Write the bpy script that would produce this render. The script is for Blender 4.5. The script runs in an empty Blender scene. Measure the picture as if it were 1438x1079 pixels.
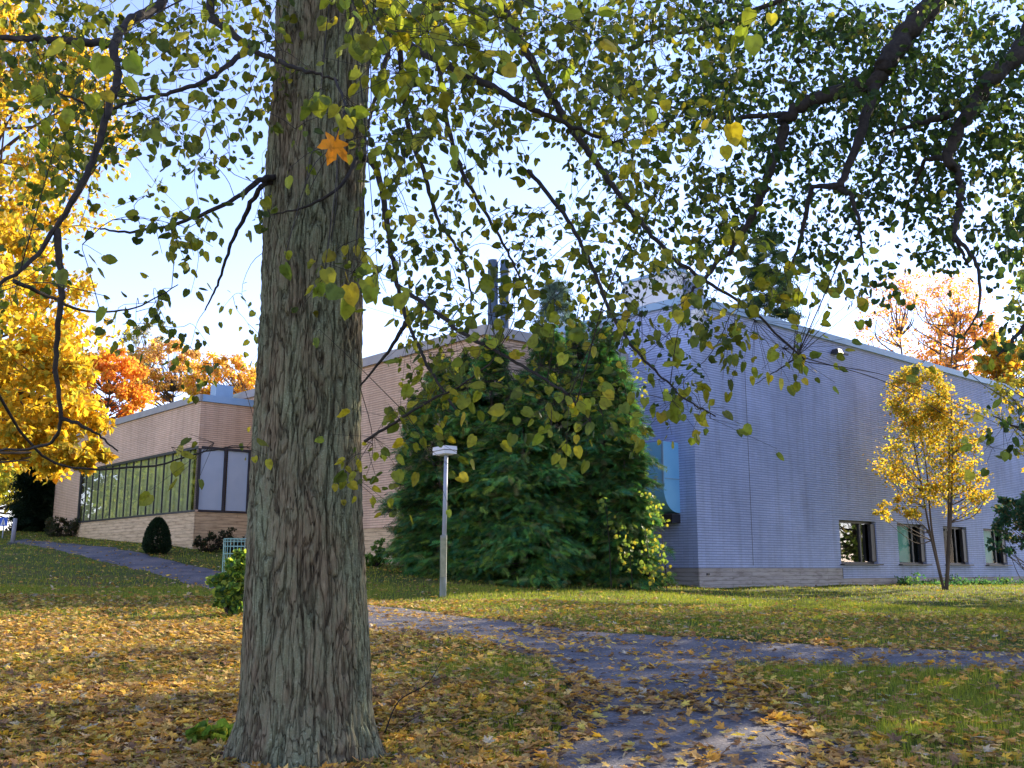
import bpy, bmesh, math, random
import numpy as np
from mathutils import Vector, noise
random.seed(7); rng = np.random.default_rng(7)
S = bpy.context.scene; COL = S.collection

# ------------------------------------------------------------------ camera, sky, sun, exposure
PITCH = math.radians(10.5); F = 1400.0; EYE = 1.6
cam_d = bpy.data.cameras.new('camera'); cam = bpy.data.objects.new('camera', cam_d); COL.objects.link(cam)
cam_d.sensor_width = 36; cam_d.lens = F/1438*36; cam_d.clip_start = .05; cam_d.clip_end = 3000
cam.location = (0, 0, EYE); cam.rotation_euler = (math.radians(90)+PITCH, 0, 0); S.camera = cam
SUN_AZ = math.radians(47); SUN_EL = math.radians(25)
w = bpy.data.worlds.new('World'); S.world = w; w.use_nodes = True
wn = w.node_tree.nodes; wl = w.node_tree.links; bg = wn['Background']
sky = wn.new('ShaderNodeTexSky'); sky.sky_type = 'NISHITA'; sky.sun_disc = False
sky.sun_elevation = SUN_EL; sky.sun_rotation = SUN_AZ; sky.air_density = .9; sky.dust_density = 0; sky.ozone_density = 1.8
wt = wn.new('ShaderNodeMix'); wt.data_type = 'RGBA'; wt.blend_type = 'MULTIPLY'; wt.inputs[0].default_value = 1; wt.inputs[7].default_value = (1.06, .88, 1.0, 1)   # cool autumn white balance of the sky
wl.new(sky.outputs[0], wt.inputs[6]); wl.new(wt.outputs[2], bg.inputs[0]); bg.inputs[1].default_value = .14
sd = bpy.data.lights.new('sun', 'SUN'); sd.energy = 4; sd.angle = math.radians(.5); sd.color = (1, .86, .66)
so = bpy.data.objects.new('sun', sd); COL.objects.link(so)
sdir = Vector((math.sin(SUN_AZ)*math.cos(SUN_EL), math.cos(SUN_AZ)*math.cos(SUN_EL), math.sin(SUN_EL)))
so.rotation_euler = sdir.to_track_quat('Z', 'Y').to_euler(); so.location = (20, 20, 40)
S.view_settings.view_transform = 'Standard'; S.view_settings.look = 'None'
S.view_settings.exposure = 1.75; S.view_settings.gamma = 1

# ------------------------------------------------------------------ helpers
def P(px, py, d):
    """point seen at photo position (px,py) at ground distance d in front of the viewer"""
    up = 539.5-py; dy = F*math.cos(PITCH)-up*math.sin(PITCH); dz = F*math.sin(PITCH)+up*math.cos(PITCH)
    return np.array([(px-719)/dy*d, d, EYE+dz/dy*d])
def proj(p):
    p = np.atleast_2d(p); x = p[:, 0]; y = p[:, 1]; z = p[:, 2]-EYE
    f = y*math.cos(PITCH)+z*math.sin(PITCH); u = -y*math.sin(PITCH)+z*math.cos(PITCH)
    return 719+F*x/f, 539.5-F*u/f
def tag(o, label=None, cat=None, group=None, kind=None):
    if label: o['label'] = label
    if cat: o['category'] = cat
    if group: o['group'] = group
    if kind: o['kind'] = kind
    return o
def empty(name, loc, label, cat, group=None):
    o = bpy.data.objects.new(name, None); COL.objects.link(o); o.location = Vector(loc); o.empty_display_size = .2
    return tag(o, label, cat, group)
def link(name, me, mat, parent=None):
    o = bpy.data.objects.new(name, me); COL.objects.link(o)
    if mat: me.materials.append(mat)
    if parent is not None:
        o.parent = parent; pl = Vector(parent.location)
        o.matrix_parent_inverse = __import__('mathutils').Matrix.Translation(-pl)
    return o
def build_np(name, V, faces_sizes, loops, mat, parent=None, col=None, smooth=False):
    me = bpy.data.meshes.new(name); n = len(V)
    me.vertices.add(n); me.vertices.foreach_set('co', np.ascontiguousarray(V, dtype=np.float32).ravel())
    me.loops.add(len(loops)); me.loops.foreach_set('vertex_index', np.ascontiguousarray(loops, dtype=np.int32))
    me.polygons.add(len(faces_sizes)); st = np.concatenate([[0], np.cumsum(faces_sizes)[:-1]]).astype(np.int32)
    me.polygons.foreach_set('loop_start', st)
    me.polygons.foreach_set('use_smooth', np.full(len(faces_sizes), bool(smooth)))
    if col is not None:
        a = me.attributes.new('tint', 'FLOAT_COLOR', 'POINT')
        c = np.ones((n, 4), dtype=np.float32); c[:, :3] = col; a.data.foreach_set('color', c.ravel())
    me.update(calc_edges=True); me.validate()
    return link(name, me, mat, parent)
def scatter(name, tv, tf, pos, R, sc, col, mat, parent=None):
    tv = np.array(tv, dtype=np.float32); n = len(tv); N = len(pos)
    sc = np.asarray(sc, dtype=np.float32)
    if sc.ndim == 1: sc = np.repeat(sc[:, None], 3, 1)
    loc = tv[None, :, :]*sc[:, None, :]
    V = np.einsum('nij,nvj->nvi', R, loc)+pos[:, None, :]
    sizes = np.tile(np.array([len(f) for f in tf], dtype=np.int32), N)
    base = np.concatenate([np.array(f) for f in tf])
    L = (base[None, :]+(np.arange(N)*n)[:, None]).ravel()
    return build_np(name, V.reshape(-1, 3), sizes, L, mat, parent, np.repeat(col, n, 0))
def frames(xd, nd):
    xd = xd/np.maximum(np.linalg.norm(xd, axis=1, keepdims=True), 1e-6)
    nd = nd-(nd*xd).sum(1, keepdims=True)*xd; nd = nd/np.maximum(np.linalg.norm(nd, axis=1, keepdims=True), 1e-6)
    yd = np.cross(nd, xd); return np.stack([xd, yd, nd], axis=2)
def rnd_dirs(n):
    v = rng.normal(size=(n, 3)); return v/np.linalg.norm(v, axis=1, keepdims=True)
def palette(n, cols, wts=None, var=.12):
    cols = np.array(cols, dtype=float); wts = None if wts is None else np.array(wts)/sum(wts)
    i = rng.choice(len(cols), n, p=wts); c = cols[i]*(1+rng.normal(size=(n, 1))*var)
    j = rng.choice(len(cols), n, p=wts); t = rng.random((n, 1))*.4
    return np.clip(c*(1-t)+cols[j]*t, .003, .95)
class MB:
    def __init__(s): s.v = []; s.f = []; s.n = 0; s.col = None
    def add(s, V, faces):
        s.v.append(np.asarray(V, dtype=float)); s.f += [tuple(i+s.n for i in f) for f in faces]; s.n += len(V)
    def box(s, c, size, ax=None, taper=1):
        ax = np.eye(3) if ax is None else np.array(ax)
        h = np.array(size)/2; pts = []
        for z in (-1, 1):
            for x, y in ((-1, -1), (1, -1), (1, 1), (-1, 1)):
                k = taper if z > 0 else 1
                pts.append(np.array(c)+ax[0]*x*h[0]*k+ax[1]*y*h[1]*k+ax[2]*z*h[2])
        s.add(pts, [(0, 3, 2, 1), (4, 5, 6, 7), (0, 1, 5, 4), (1, 2, 6, 5), (2, 3, 7, 6), (3, 0, 4, 7)])
    def tube(s, pts, rad, sides=5, cap=True):
        pts = np.asarray(pts, dtype=float); m = len(pts)
        rad = np.linspace(rad[0], rad[1], m) if len(rad) == 2 and m != 2 else np.asarray(rad)
        t = np.gradient(pts, axis=0); t /= np.maximum(np.linalg.norm(t, axis=1, keepdims=True), 1e-9)
        ref = np.array([.13, .21, .97]) if abs(t[0][2]) < .9 else np.array([.97, .1, .2])
        a = np.cross(t, ref); a /= np.maximum(np.linalg.norm(a, axis=1, keepdims=True), 1e-9); b = np.cross(t, a)
        th = np.arange(sides)*2*math.pi/sides
        V = pts[:, None, :]+rad[:, None, None]*(np.cos(th)[None, :, None]*a[:, None, :]+np.sin(th)[None, :, None]*b[:, None, :])
        f = []
        for i in range(m-1):
            for k in range(sides):
                k2 = (k+1) % sides; f.append((i*sides+k, i*sides+k2, (i+1)*sides+k2, (i+1)*sides+k))
        if cap: f += [tuple(range(sides))[::-1], tuple((m-1)*sides+k for k in range(sides))]
        s.add(V.reshape(-1, 3), f)
    def build(s, name, mat, parent=None, smooth=False):
        sizes = np.array([len(f) for f in s.f], dtype=np.int32); L = np.fromiter((i for f in s.f for i in f), dtype=np.int32)
        return build_np(name, np.concatenate(s.v), sizes, L, mat, parent, None, smooth)
def crom(pts, k=5):
    pts = np.asarray(pts, dtype=float); q = np.vstack([2*pts[0]-pts[1], pts, 2*pts[-1]-pts[-2]]); out = []
    for i in range(1, len(q)-2):
        for t in np.linspace(0, 1, k, endpoint=False):
            out.append(.5*((2*q[i])+(-q[i-1]+q[i+1])*t+(2*q[i-1]-5*q[i]+4*q[i+1]-q[i+2])*t*t+(-q[i-1]+3*q[i]-3*q[i+1]+q[i+2])*t**3))
    out.append(q[-2]); return np.array(out)

# ------------------------------------------------------------------ materials
def mat(name, rough=.8, spec=.3):
    m = bpy.data.materials.new(name); m.use_nodes = True; b = m.node_tree.nodes['Principled BSDF']
    b.inputs['Roughness'].default_value = rough; b.inputs['Specular IOR Level'].default_value = spec
    return m, m.node_tree.nodes, m.node_tree.links, b
def ramp(N, stops):
    r = N.new('ShaderNodeValToRGB'); e = r.color_ramp.elements
    while len(e) < len(stops): e.new(.5)
    for el, (p, c) in zip(e, stops): el.position = p; el.color = (*c, 1)
    return r
def noisy(name, c1, c2, scale=5, rough=.8, stretch=(1, 1, 1), bump=.1, dist=.02, spec=.3, metal=0, detail=6):
    m, N, L, b = mat(name, rough, spec); b.inputs['Metallic'].default_value = metal
    tc = N.new('ShaderNodeTexCoord'); mp = N.new('ShaderNodeMapping'); mp.inputs['Scale'].default_value = stretch
    nz = N.new('ShaderNodeTexNoise'); nz.inputs['Scale'].default_value = scale; nz.inputs['Detail'].default_value = detail
    L.new(tc.outputs['Object'], mp.inputs[0]); L.new(mp.outputs[0], nz.inputs['Vector'])
    r = ramp(N, [(.3, c1), (.7, c2)]); L.new(nz.outputs[0], r.inputs[0]); L.new(r.outputs[0], b.inputs['Base Color'])
    bp = N.new('ShaderNodeBump'); bp.inputs['Strength'].default_value = bump; bp.inputs['Distance'].default_value = dist
    L.new(nz.outputs[0], bp.inputs['Height']); L.new(bp.outputs[0], b.inputs['Normal'])
    return m
def leafmat(name, trans=.45, rough=.5, spots=True, gain=1.35):
    m, N, L, b = mat(name, rough, .25)
    at = N.new('ShaderNodeAttribute'); at.attribute_name = 'tint'
    src = at.outputs['Color']
    if spots:
        tc = N.new('ShaderNodeTexCoord'); nz = N.new('ShaderNodeTexNoise'); nz.inputs['Scale'].default_value = 45; nz.inputs['Detail'].default_value = 3
        L.new(tc.outputs['Object'], nz.inputs['Vector'])
        r = ramp(N, [(.32, (.55, .5, .45)), (.5, (1, 1, 1)), (.75, (1.15, 1.1, .9))]); L.new(nz.outputs[0], r.inputs[0])
        mx = N.new('ShaderNodeMix'); mx.data_type = 'RGBA'; mx.blend_type = 'MULTIPLY'; mx.inputs[0].default_value = .8
        L.new(src, mx.inputs[6]); L.new(r.outputs[0], mx.inputs[7]); src = mx.outputs[2]
    L.new(src, b.inputs['Base Color'])
    tr = N.new('ShaderNodeBsdfTranslucent'); g = N.new('ShaderNodeMix'); g.data_type = 'RGBA'; g.blend_type = 'MULTIPLY'; g.inputs[0].default_value = 1
    g.inputs[7].default_value = (gain, gain, gain*.7, 1); L.new(src, g.inputs[6]); L.new(g.outputs[2], tr.inputs[0])
    ms = N.new('ShaderNodeMixShader'); ms.inputs[0].default_value = trans
    L.new(b.outputs[0], ms.inputs[1]); L.new(tr.outputs[0], ms.inputs[2]); L.new(ms.outputs[0], N['Material Output'].inputs[0])
    return m
M = {}
M['leaf'] = leafmat('leaf_surface', .5); M['far_leaf'] = leafmat('far_leaf_surface', .58, .6, False, 1.6)
M['needle'] = leafmat('needle_surface', .25, .55, False, 1.1); M['fallen'] = leafmat('fallen_leaf_surface', .2, .85, True)
M['grass'] = leafmat('grass_blade_surface', .4, .6, False)
M['twig'] = noisy('twig_bark', (.014, .011, .009), (.04, .032, .025), 30, .85, bump=.3, dist=.004)
M['far_bark'] = noisy('far_bark', (.05, .04, .03), (.13, .1, .08), 6, .9, (1, 1, .3), .4)
M['galv'] = noisy('galvanised_steel', (.26, .3, .36), (.36, .4, .46), 3, .5, bump=.02, spec=.4)
M['flue'] = noisy('dull_flue_steel', (.045, .08, .13), (.07, .11, .17), 3, .6, bump=.02, spec=.3)
M['fascia'] = noisy('shade_blue_roof_edge', (.22, .36, .52), (.27, .42, .58), 2, .45, bump=.02, spec=.5)  # blue-grey metal, made bluer to hold the tint of its shade
M['fascia_warm'] = noisy('warm_side_roof_edge', (.3, .29, .29), (.38, .36, .34), 2, .5, bump=.02)  # same edging in a second colour that holds the warm light
M['dark_metal'] = noisy('dark_frame_metal', (.018, .018, .022), (.035, .034, .04), 4, .45, bump=.02, spec=.5)
M['white_metal'] = noisy('white_sheet_metal', (.6, .62, .64), (.7, .72, .73), 3, .5, bump=.02)
M['roofing'] = noisy('roof_felt', (.05, .05, .05), (.09, .09, .09), 8, .95)
M['wood'] = noisy('weathered_wood', (.16, .13, .09), (.3, .25, .18), 12, .85, (6, 6, .6), .3)
M['gravel'] = None
def glassmat(name, tint=(.75, .85, .85), ior=1.75, add=.18):
    m, N, L, b = mat(name); N.remove(b)
    gl = N.new('ShaderNodeBsdfGlossy'); gl.inputs['Roughness'].default_value = .015; gl.inputs[0].default_value = (.95, .97, 1, 1)
    tr = N.new('ShaderNodeBsdfTransparent'); tr.inputs[0].default_value = (*tint, 1)
    tc = N.new('ShaderNodeTexCoord'); nz = N.new('ShaderNodeTexNoise'); nz.inputs['Scale'].default_value = .8; L.new(tc.outputs['Object'], nz.inputs['Vector'])
    bp = N.new('ShaderNodeBump'); bp.inputs['Strength'].default_value = .02; bp.inputs['Distance'].default_value = .05; L.new(nz.outputs[0], bp.inputs['Height'])
    fr = N.new('ShaderNodeFresnel'); fr.inputs[0].default_value = ior; L.new(bp.outputs[0], fr.inputs[1]); L.new(bp.outputs[0], gl.inputs['Normal'])
    ad = N.new('ShaderNodeMath'); ad.operation = 'ADD'; ad.use_clamp = True; ad.inputs[1].default_value = add; L.new(fr.outputs[0], ad.inputs[0])
    ms = N.new('ShaderNodeMixShader'); L.new(ad.outputs[0], ms.inputs[0]); L.new(tr.outputs[0], ms.inputs[1]); L.new(gl.outputs[0], ms.inputs[2])
    L.new(ms.outputs[0], N['Material Output'].inputs[0]); return m
M['glass'] = glassmat('window_glass', ior=1.6, add=.1); M['glass_clear'] = glassmat('clear_window_glass', ior=1.09, add=.0); M['glass_left'] = glassmat('ribbon_glass', (.95, 1, .92), 1.6, .08)
M['blind_blue'] = noisy('closed_pale_blind', (.42, .5, .6), (.47, .55, .64), 2, .7, bump=.01)
M['blind_teal'] = noisy('teal_blind', (.16, .42, .42), (.22, .5, .48), 2, .7, bump=.01)
M['room'] = noisy('dark_room', (.012, .014, .014), (.03, .03, .028), 1.5, .9)
M['reflected_green'] = noisy('olive_reflection_curtain', (.4, .4, .22), (.56, .55, .34), 2.5, .9, (3, 3, .35))  # olive stands for the mirrored trees, vertical strips for the curtains
M['bay'] = noisy('bay_sheet_metal', (.2, .52, .82), (.25, .58, .86), 2, .45, bump=.02, spec=.4)
def brickmat(name, c1, c2, mortar, stain=.22):
    m, N, L, b = mat(name, .85, .2)
    uv = N.new('ShaderNodeUVMap'); uv.uv_map = 'wall'
    br = N.new('ShaderNodeTexBrick'); br.inputs['Scale'].default_value = 1; br.inputs['Brick Width'].default_value = .36; br.inputs['Row Height'].default_value = .078
    br.inputs['Mortar Size'].default_value = .008; br.inputs['Mortar Smooth'].default_value = .3; br.inputs['Bias'].default_value = 0
    br.inputs['Color1'].default_value = (*c1, 1); br.inputs['Color2'].default_value = (*c2, 1); br.inputs['Mortar'].default_value = (*[.5*a+.5*b_ for a, b_ in zip(mortar, c1)], 1)
    # the vertical joints are thin: squash the horizontal distance by drawing courses separately
    L.new(uv.outputs[0], br.inputs['Vector'])
    sx = N.new('ShaderNodeSeparateXYZ'); L.new(uv.outputs[0], sx.inputs[0])
    dv = N.new('ShaderNodeMath'); dv.operation = 'DIVIDE'; dv.inputs[1].default_value = .078; L.new(sx.outputs[1], dv.inputs[0])
    fr = N.new('ShaderNodeMath'); fr.operation = 'FRACT'; L.new(dv.outputs[0], fr.inputs[0])
    jr = ramp(N, [(0, (0, 0, 0)), (.13, (0, 0, 0)), (.24, (1, 1, 1)), (.92, (.96, .96, .96)), (1, (0, 0, 0))]); L.new(fr.outputs[0], jr.inputs[0])
    nz = N.new('ShaderNodeTexNoise'); nz.inputs['Scale'].default_value = .45; nz.inputs['Detail'].default_value = 7; L.new(uv.outputs[0], nz.inputs['Vector'])
    st = ramp(N, [(.3, (1-stain,)*3), (.7, (1, 1, 1))]); L.new(nz.outputs[0], st.inputs[0])
    mp = N.new('ShaderNodeMapping'); mp.inputs['Scale'].default_value = (3, .35, 1); L.new(uv.outputs[0], mp.inputs[0])
    n2 = N.new('ShaderNodeTexNoise'); n2.inputs['Scale'].default_value = 1.2; n2.inputs['Detail'].default_value = 5; L.new(mp.outputs[0], n2.inputs['Vector'])
    s2 = ramp(N, [(.25, (.85, .84, .82)), (.55, (1, 1, 1))]); L.new(n2.outputs[0], s2.inputs[0])
    mj = N.new('ShaderNodeMix'); mj.data_type = 'RGBA'; mj.inputs[6].default_value = (*mortar, 1); L.new(jr.outputs[0], mj.inputs[0]); L.new(br.outputs[0], mj.inputs[7])
    m1 = N.new('ShaderNodeMix'); m1.data_type = 'RGBA'; m1.blend_type = 'MULTIPLY'; m1.inputs[0].default_value = 1; L.new(mj.outputs[2], m1.inputs[6]); L.new(st.outputs[0], m1.inputs[7])
    m2 = N.new('ShaderNodeMix'); m2.data_type = 'RGBA'; m2.blend_type = 'MULTIPLY'; m2.inputs[0].default_value = 1; L.new(m1.outputs[2], m2.inputs[6]); L.new(s2.outputs[0], m2.inputs[7])
    L.new(m2.outputs[2], b.inputs['Base Color'])
    mm = N.new('ShaderNodeMath'); mm.operation = 'MINIMUM'; L.new(jr.outputs[0], mm.inputs[0])
    iv = N.new('ShaderNodeMath'); iv.operation = 'SUBTRACT'; iv.inputs[0].default_value = 1; L.new(br.outputs['Fac'], iv.inputs[1]); L.new(iv.outputs[0], mm.inputs[1])
    bp = N.new('ShaderNodeBump'); bp.inputs['Strength'].default_value = .8; bp.inputs['Distance'].default_value = .02
    L.new(mm.outputs[0], bp.inputs['Height']); L.new(bp.outputs[0], b.inputs['Normal'])
    return m
M['brick'] = brickmat('shade_blue_thin_brick', (.42, .51, .78), (.48, .57, .84), (.25, .3, .5))  # the blue of the wall's shade is put into the brick colour
M['brick_warm'] = brickmat('bounce_warm_thin_brick', (.77, .53, .36), (.84, .6, .42), (.46, .3, .2))  # same brick again, tinted for the warm light bounced onto the left walls
def concretemat(name, c1, c2):
    m, N, L, b = mat(name, .9, .2)
    uv = N.new('ShaderNodeUVMap'); uv.uv_map = 'wall'
    br = N.new('ShaderNodeTexBrick'); br.inputs['Scale'].default_value = 1; br.inputs['Brick Width'].default_value = 2.7; br.inputs['Row Height'].default_value = .125
    br.inputs['Mortar Size'].default_value = .006; br.inputs['Color1'].default_value = (*c1, 1); br.inputs['Color2'].default_value = (*c2, 1)
    br.inputs['Mortar'].default_value = (c1[0]*.4, c1[1]*.38, c1[2]*.36, 1); br.offset = .37
    L.new(uv.outputs[0], br.inputs['Vector'])
    mp = N.new('ShaderNodeMapping'); mp.inputs['Scale'].default_value = (.8, 5, 1); L.new(uv.outputs[0], mp.inputs[0])
    nz = N.new('ShaderNodeTexNoise'); nz.inputs['Scale'].default_value = 2; nz.inputs['Detail'].default_value = 8; nz.inputs['Roughness'].default_value = .7; L.new(mp.outputs[0], nz.inputs['Vector'])
    r = ramp(N, [(.32, (.5, .47, .44)), (.5, (.95, .95, .95)), (.7, (1.1, 1.1, 1.1))]); L.new(nz.outputs[0], r.inputs[0])
    mx = N.new('ShaderNodeMix'); mx.data_type = 'RGBA'; mx.blend_type = 'MULTIPLY'; mx.inputs[0].default_value = 1
    L.new(br.outputs[0], mx.inputs[6]); L.new(r.outputs[0], mx.inputs[7]); L.new(mx.outputs[2], b.inputs['Base Color'])
    bp = N.new('ShaderNodeBump'); bp.inputs['Strength'].default_value = .6; bp.inputs['Distance'].default_value = .02; L.new(nz.outputs[0], bp.inputs['Height']); L.new(bp.outputs[0], b.inputs['Normal'])
    return m
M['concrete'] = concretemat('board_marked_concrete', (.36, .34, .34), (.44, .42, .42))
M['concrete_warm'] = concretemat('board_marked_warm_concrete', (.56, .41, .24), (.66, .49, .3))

# ------------------------------------------------------------------ terrain
A_U = math.radians(48.4); A_V = math.radians(41.6)
U = np.array([math.sin(A_U), math.cos(A_U)]); Vd = np.array([-math.sin(A_V), math.cos(A_V)])
C0 = np.array([30*262/1424, 30.0])             # near corner of the right building
L0 = np.array([37*(269-719)/1424, 37.0])       # near corner of the left wing
ctrl = [P(430, 1062, 6.6), P(622, 838, 21), P(985, 826, 30), P(1438, 821, 45.5), P(1190, 823, 35), P(264, 770, 37), P(103, 755, 46), P(70, 747, 49),
        P(502, 787, 32.7), P(571, 796, 30.7), P(305, 822, 25.5), P(160, 790, 32), P(60, 762, 42), P(0, 760, 44), P(800, 890, 14), P(1438, 930, 11.2),
        P(900, 824, 27.5), P(580, 805, 27), np.array([0, 4.8, .3]), np.array([-3, 6.2, .42]), np.array([3.3, 6.4, .4]), P(0, 880, 14.5), P(1100, 850, 22), P(150, 830, 22),
        np.array([0, -8, -.1]), np.array([-12, 0, .1]), np.array([12, 0, -.05]), P(-200, 745, 60), P(0, 752, 60), np.array([60, 60, .6]), np.array([0, 75, 2]), np.array([40, 10, .3]), np.array([-50, 20, 2.6])]
ctrl = np.array(ctrl)
def _phi(r2): return .5*r2*np.log(np.maximum(r2, 1e-9))
_n = len(ctrl); _A = np.zeros((_n+3, _n+3)); _d = ((ctrl[:, None, :2]-ctrl[None, :, :2])**2).sum(2)
_A[:_n, :_n] = _phi(_d)+np.eye(_n)*2.0; _A[:_n, _n] = 1; _A[:_n, _n+1:] = ctrl[:, :2]; _A[_n, :_n] = 1; _A[_n+1:, :_n] = ctrl[:, :2].T
_w = np.linalg.solve(_A, np.concatenate([ctrl[:, 2], [0, 0, 0]]))
def H(x, y):
    x = np.asarray(x, dtype=float); y = np.asarray(y, dtype=float); sh = np.broadcast(x, y).shape
    q = np.stack([np.broadcast_to(x, sh).ravel(), np.broadcast_to(y, sh).ravel()], 1); r = np.linalg.norm(q, axis=1)
    q = q*np.minimum(1, 72/np.maximum(r, 1e-6))[:, None]; out = np.empty(len(q))
    for a in range(0, len(q), 20000):
        s = q[a:a+20000]; d2 = ((s[:, None, :]-ctrl[None, :, :2])**2).sum(2); out[a:a+20000] = _phi(d2)@_w[:_n]+_w[_n]+s@_w[_n+1:]
    out += .02*np.sin(q[:, 0]*1.3+q[:, 1]*.7)+.015*np.sin(q[:, 0]*.6-q[:, 1]*1.9)
    return np.clip(out, -1, 4.5).reshape(sh)
def G(px, py, dmax=70):
    d = np.linspace(2.5, dmax, 1200); r = P(px, py, 1.0); x = r[0]*d; z = EYE+(r[2]-EYE)*d
    k = np.where(z < H(x, d))[0]; d0 = d[k[0]] if len(k) else dmax
    return np.array([r[0]*d0, d0, float(H(r[0]*d0, d0))])
def onG(x, y): return np.array([x, y, float(H(x, y))])
def gbase(px, d): return onG((px-719)/1424*d, d)

# ground sheet: fine near the viewer, wide to the horizon
def axis_vals(lo, hi, fine_lo, fine_hi, st):
    a = list(np.arange(fine_lo, fine_hi, st)); x = fine_lo; s = st
    while x > lo: s *= 1.25; x -= s; a.insert(0, x)
    x = fine_hi; s = st; a.append(x)
    while x < hi: s *= 1.25; x += s; a.append(x)
    return np.array(a)
gx = axis_vals(-900, 900, -30, 34, .4); gy = axis_vals(-120, 1200, -4, 56, .4)
X, Y = np.meshgrid(gx, gy); Z = H(X, Y); nx = len(gx); ny = len(gy)
i = (np.arange(ny-1)[:, None]*nx+np.arange(nx-1)[None, :]).ravel()
gl = np.stack([i, i+1, i+nx+1, i+nx], 1).ravel()
mg, N, L, b = mat('lawn_soil_surface', .95, .1)
tc = N.new('ShaderNodeTexCoord'); n1 = N.new('ShaderNodeTexNoise'); n1.inputs['Scale'].default_value = 1.1; n1.inputs['Detail'].default_value = 8
n2 = N.new('ShaderNodeTexNoise'); n2.inputs['Scale'].default_value = 26; n2.inputs['Detail'].default_value = 6
L.new(tc.outputs['Object'], n1.inputs['Vector']); L.new(tc.outputs['Object'], n2.inputs['Vector'])
r1 = ramp(N, [(.35, (.06, .1, .02)), (.55, (.11, .13, .03)), (.72, (.14, .1, .04))]); L.new(n1.outputs[0], r1.inputs[0])
r2 = ramp(N, [(.3, (.45, .42, .4)), (.6, (1.1, 1.05, 1)), (.75, (1.5, 1.3, 1))]); L.new(n2.outputs[0], r2.inputs[0])
mx = N.new('ShaderNodeMix'); mx.data_type = 'RGBA'; mx.blend_type = 'MULTIPLY'; mx.inputs[0].default_value = 1
L.new(r1.outputs[0], mx.inputs[6]); L.new(r2.outputs[0], mx.inputs[7]); L.new(mx.outputs[2], b.inputs['Base Color'])
bp = N.new('ShaderNodeBump'); bp.inputs['Strength'].default_value = .8; bp.inputs['Distance'].default_value = .04; L.new(n2.outputs[0], bp.inputs['Height']); L.new(bp.outputs[0], b.inputs['Normal'])
g = build_np('ground', np.stack([X, Y, Z], 2).reshape(-1, 3), np.full(len(gl)//4, 4), gl, mg, smooth=True); tag(g, kind='structure')

# gravel paths
up_e = [(40, 757), (150, 768), (240, 787), (310, 803), (400, 826), (515, 849), (600, 858), (700, 871), (800, 884), (900, 891), (1000, 896), (1150, 906), (1300, 913), (1438, 918), (1700, 926)]
lo_e = [(8, 761), (100, 778), (200, 802), (262, 820), (305, 833), (400, 862), (512, 886), (600, 894), (700, 908), (800, 930), (900, 936), (1000, 934), (1150, 936), (1300, 941), (1438, 945), (1700, 956)]
le_e = [(700, 912), (765, 932), (790, 965), (800, 1000), (785, 1035), (740, 1065), (690, 1100), (560, 1220)]
ri_e = [(1030, 930), (1045, 955), (1080, 985), (1120, 1010), (1160, 1035), (1210, 1075), (1250, 1110), (1420, 1240)]
def worldline(e, m):
    w_ = np.array([G(a, b_)[:2] for a, b_ in e]); c = crom(w_, 12); s = np.concatenate([[0], np.cumsum(np.linalg.norm(np.diff(c, axis=0), axis=1))])
    t = np.linspace(0, s[-1], m); c = np.stack([np.interp(t, s, c[:, k]) for k in (0, 1)], 1)
    c += np.array([[noise.noise(Vector((p[0]*2.2, p[1]*2.2, 3)))*.16, noise.noise(Vector((p[0]*2.2, p[1]*2.2, 9)))*.2+noise.noise(Vector((p[0]*9, p[1]*9, 9)))*.07] for p in c]); return c
def strip(ea, eb, m, k, off, mb):
    a = worldline(ea, m); b_ = worldline(eb, m); t = np.linspace(0, 1, k)[None, :, None]
    p = a[:, None, :]*(1-t)+b_[:, None, :]*t; z = H(p[..., 0], p[..., 1])+off
    z[:, 0] -= .03; z[:, -1] -= .03
    v = np.concatenate([p, z[..., None]], 2).reshape(-1, 3)
    f = [(r*k+c, r*k+c+1, (r+1)*k+c+1, (r+1)*k+c) for r in range(m-1) for c in range(k-1)]; mb.add(v, f)
    return np.vstack([a, b_[::-1]])
pm = MB(); poly1 = strip(up_e, lo_e, 320, 12, .022, pm); poly2 = strip(le_e, ri_e, 120, 26, .03, pm)
mp_, N, L, b = mat('leafy_gravel_surface', .75, .35)
tc = N.new('ShaderNodeTexCoord'); n1 = N.new('ShaderNodeTexNoise'); n1.inputs['Scale'].default_value = 1.3; n1.inputs['Detail'].default_value = 8
n2 = N.new('ShaderNodeTexNoise'); n2.inputs['Scale'].default_value = 34; n2.inputs['Detail'].default_value = 5; n2.inputs['Roughness'].default_value = .7
L.new(tc.outputs['Object'], n1.inputs['Vector']); L.new(tc.outputs['Object'], n2.inputs['Vector'])
r1 = ramp(N, [(.3, (.06, .06, .07)), (.5, (.125, .12, .13)), (.68, (.2, .17, .15))]); L.new(n1.outputs[0], r1.inputs[0])
r2 = ramp(N, [(.3, (.4, .4, .42)), (.55, (1, 1, 1)), (.72, (2.4, 2.3, 2.2))]); L.new(n2.outputs[0], r2.inputs[0])
mx = N.new('ShaderNodeMix'); mx.data_type = 'RGBA'; mx.blend_type = 'MULTIPLY'; mx.inputs[0].default_value = 1
L.new(r1.outputs[0], mx.inputs[6]); L.new(r2.outputs[0], mx.inputs[7]); L.new(mx.outputs[2], b.inputs['Base Color'])
bp = N.new('ShaderNodeBump'); bp.inputs['Strength'].default_value = .9; bp.inputs['Distance'].default_value = .02; L.new(n2.outputs[0], bp.inputs['Height']); L.new(bp.outputs[0], b.inputs['Normal'])
tag(pm.build('path', mp_, smooth=True), kind='structure')
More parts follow.
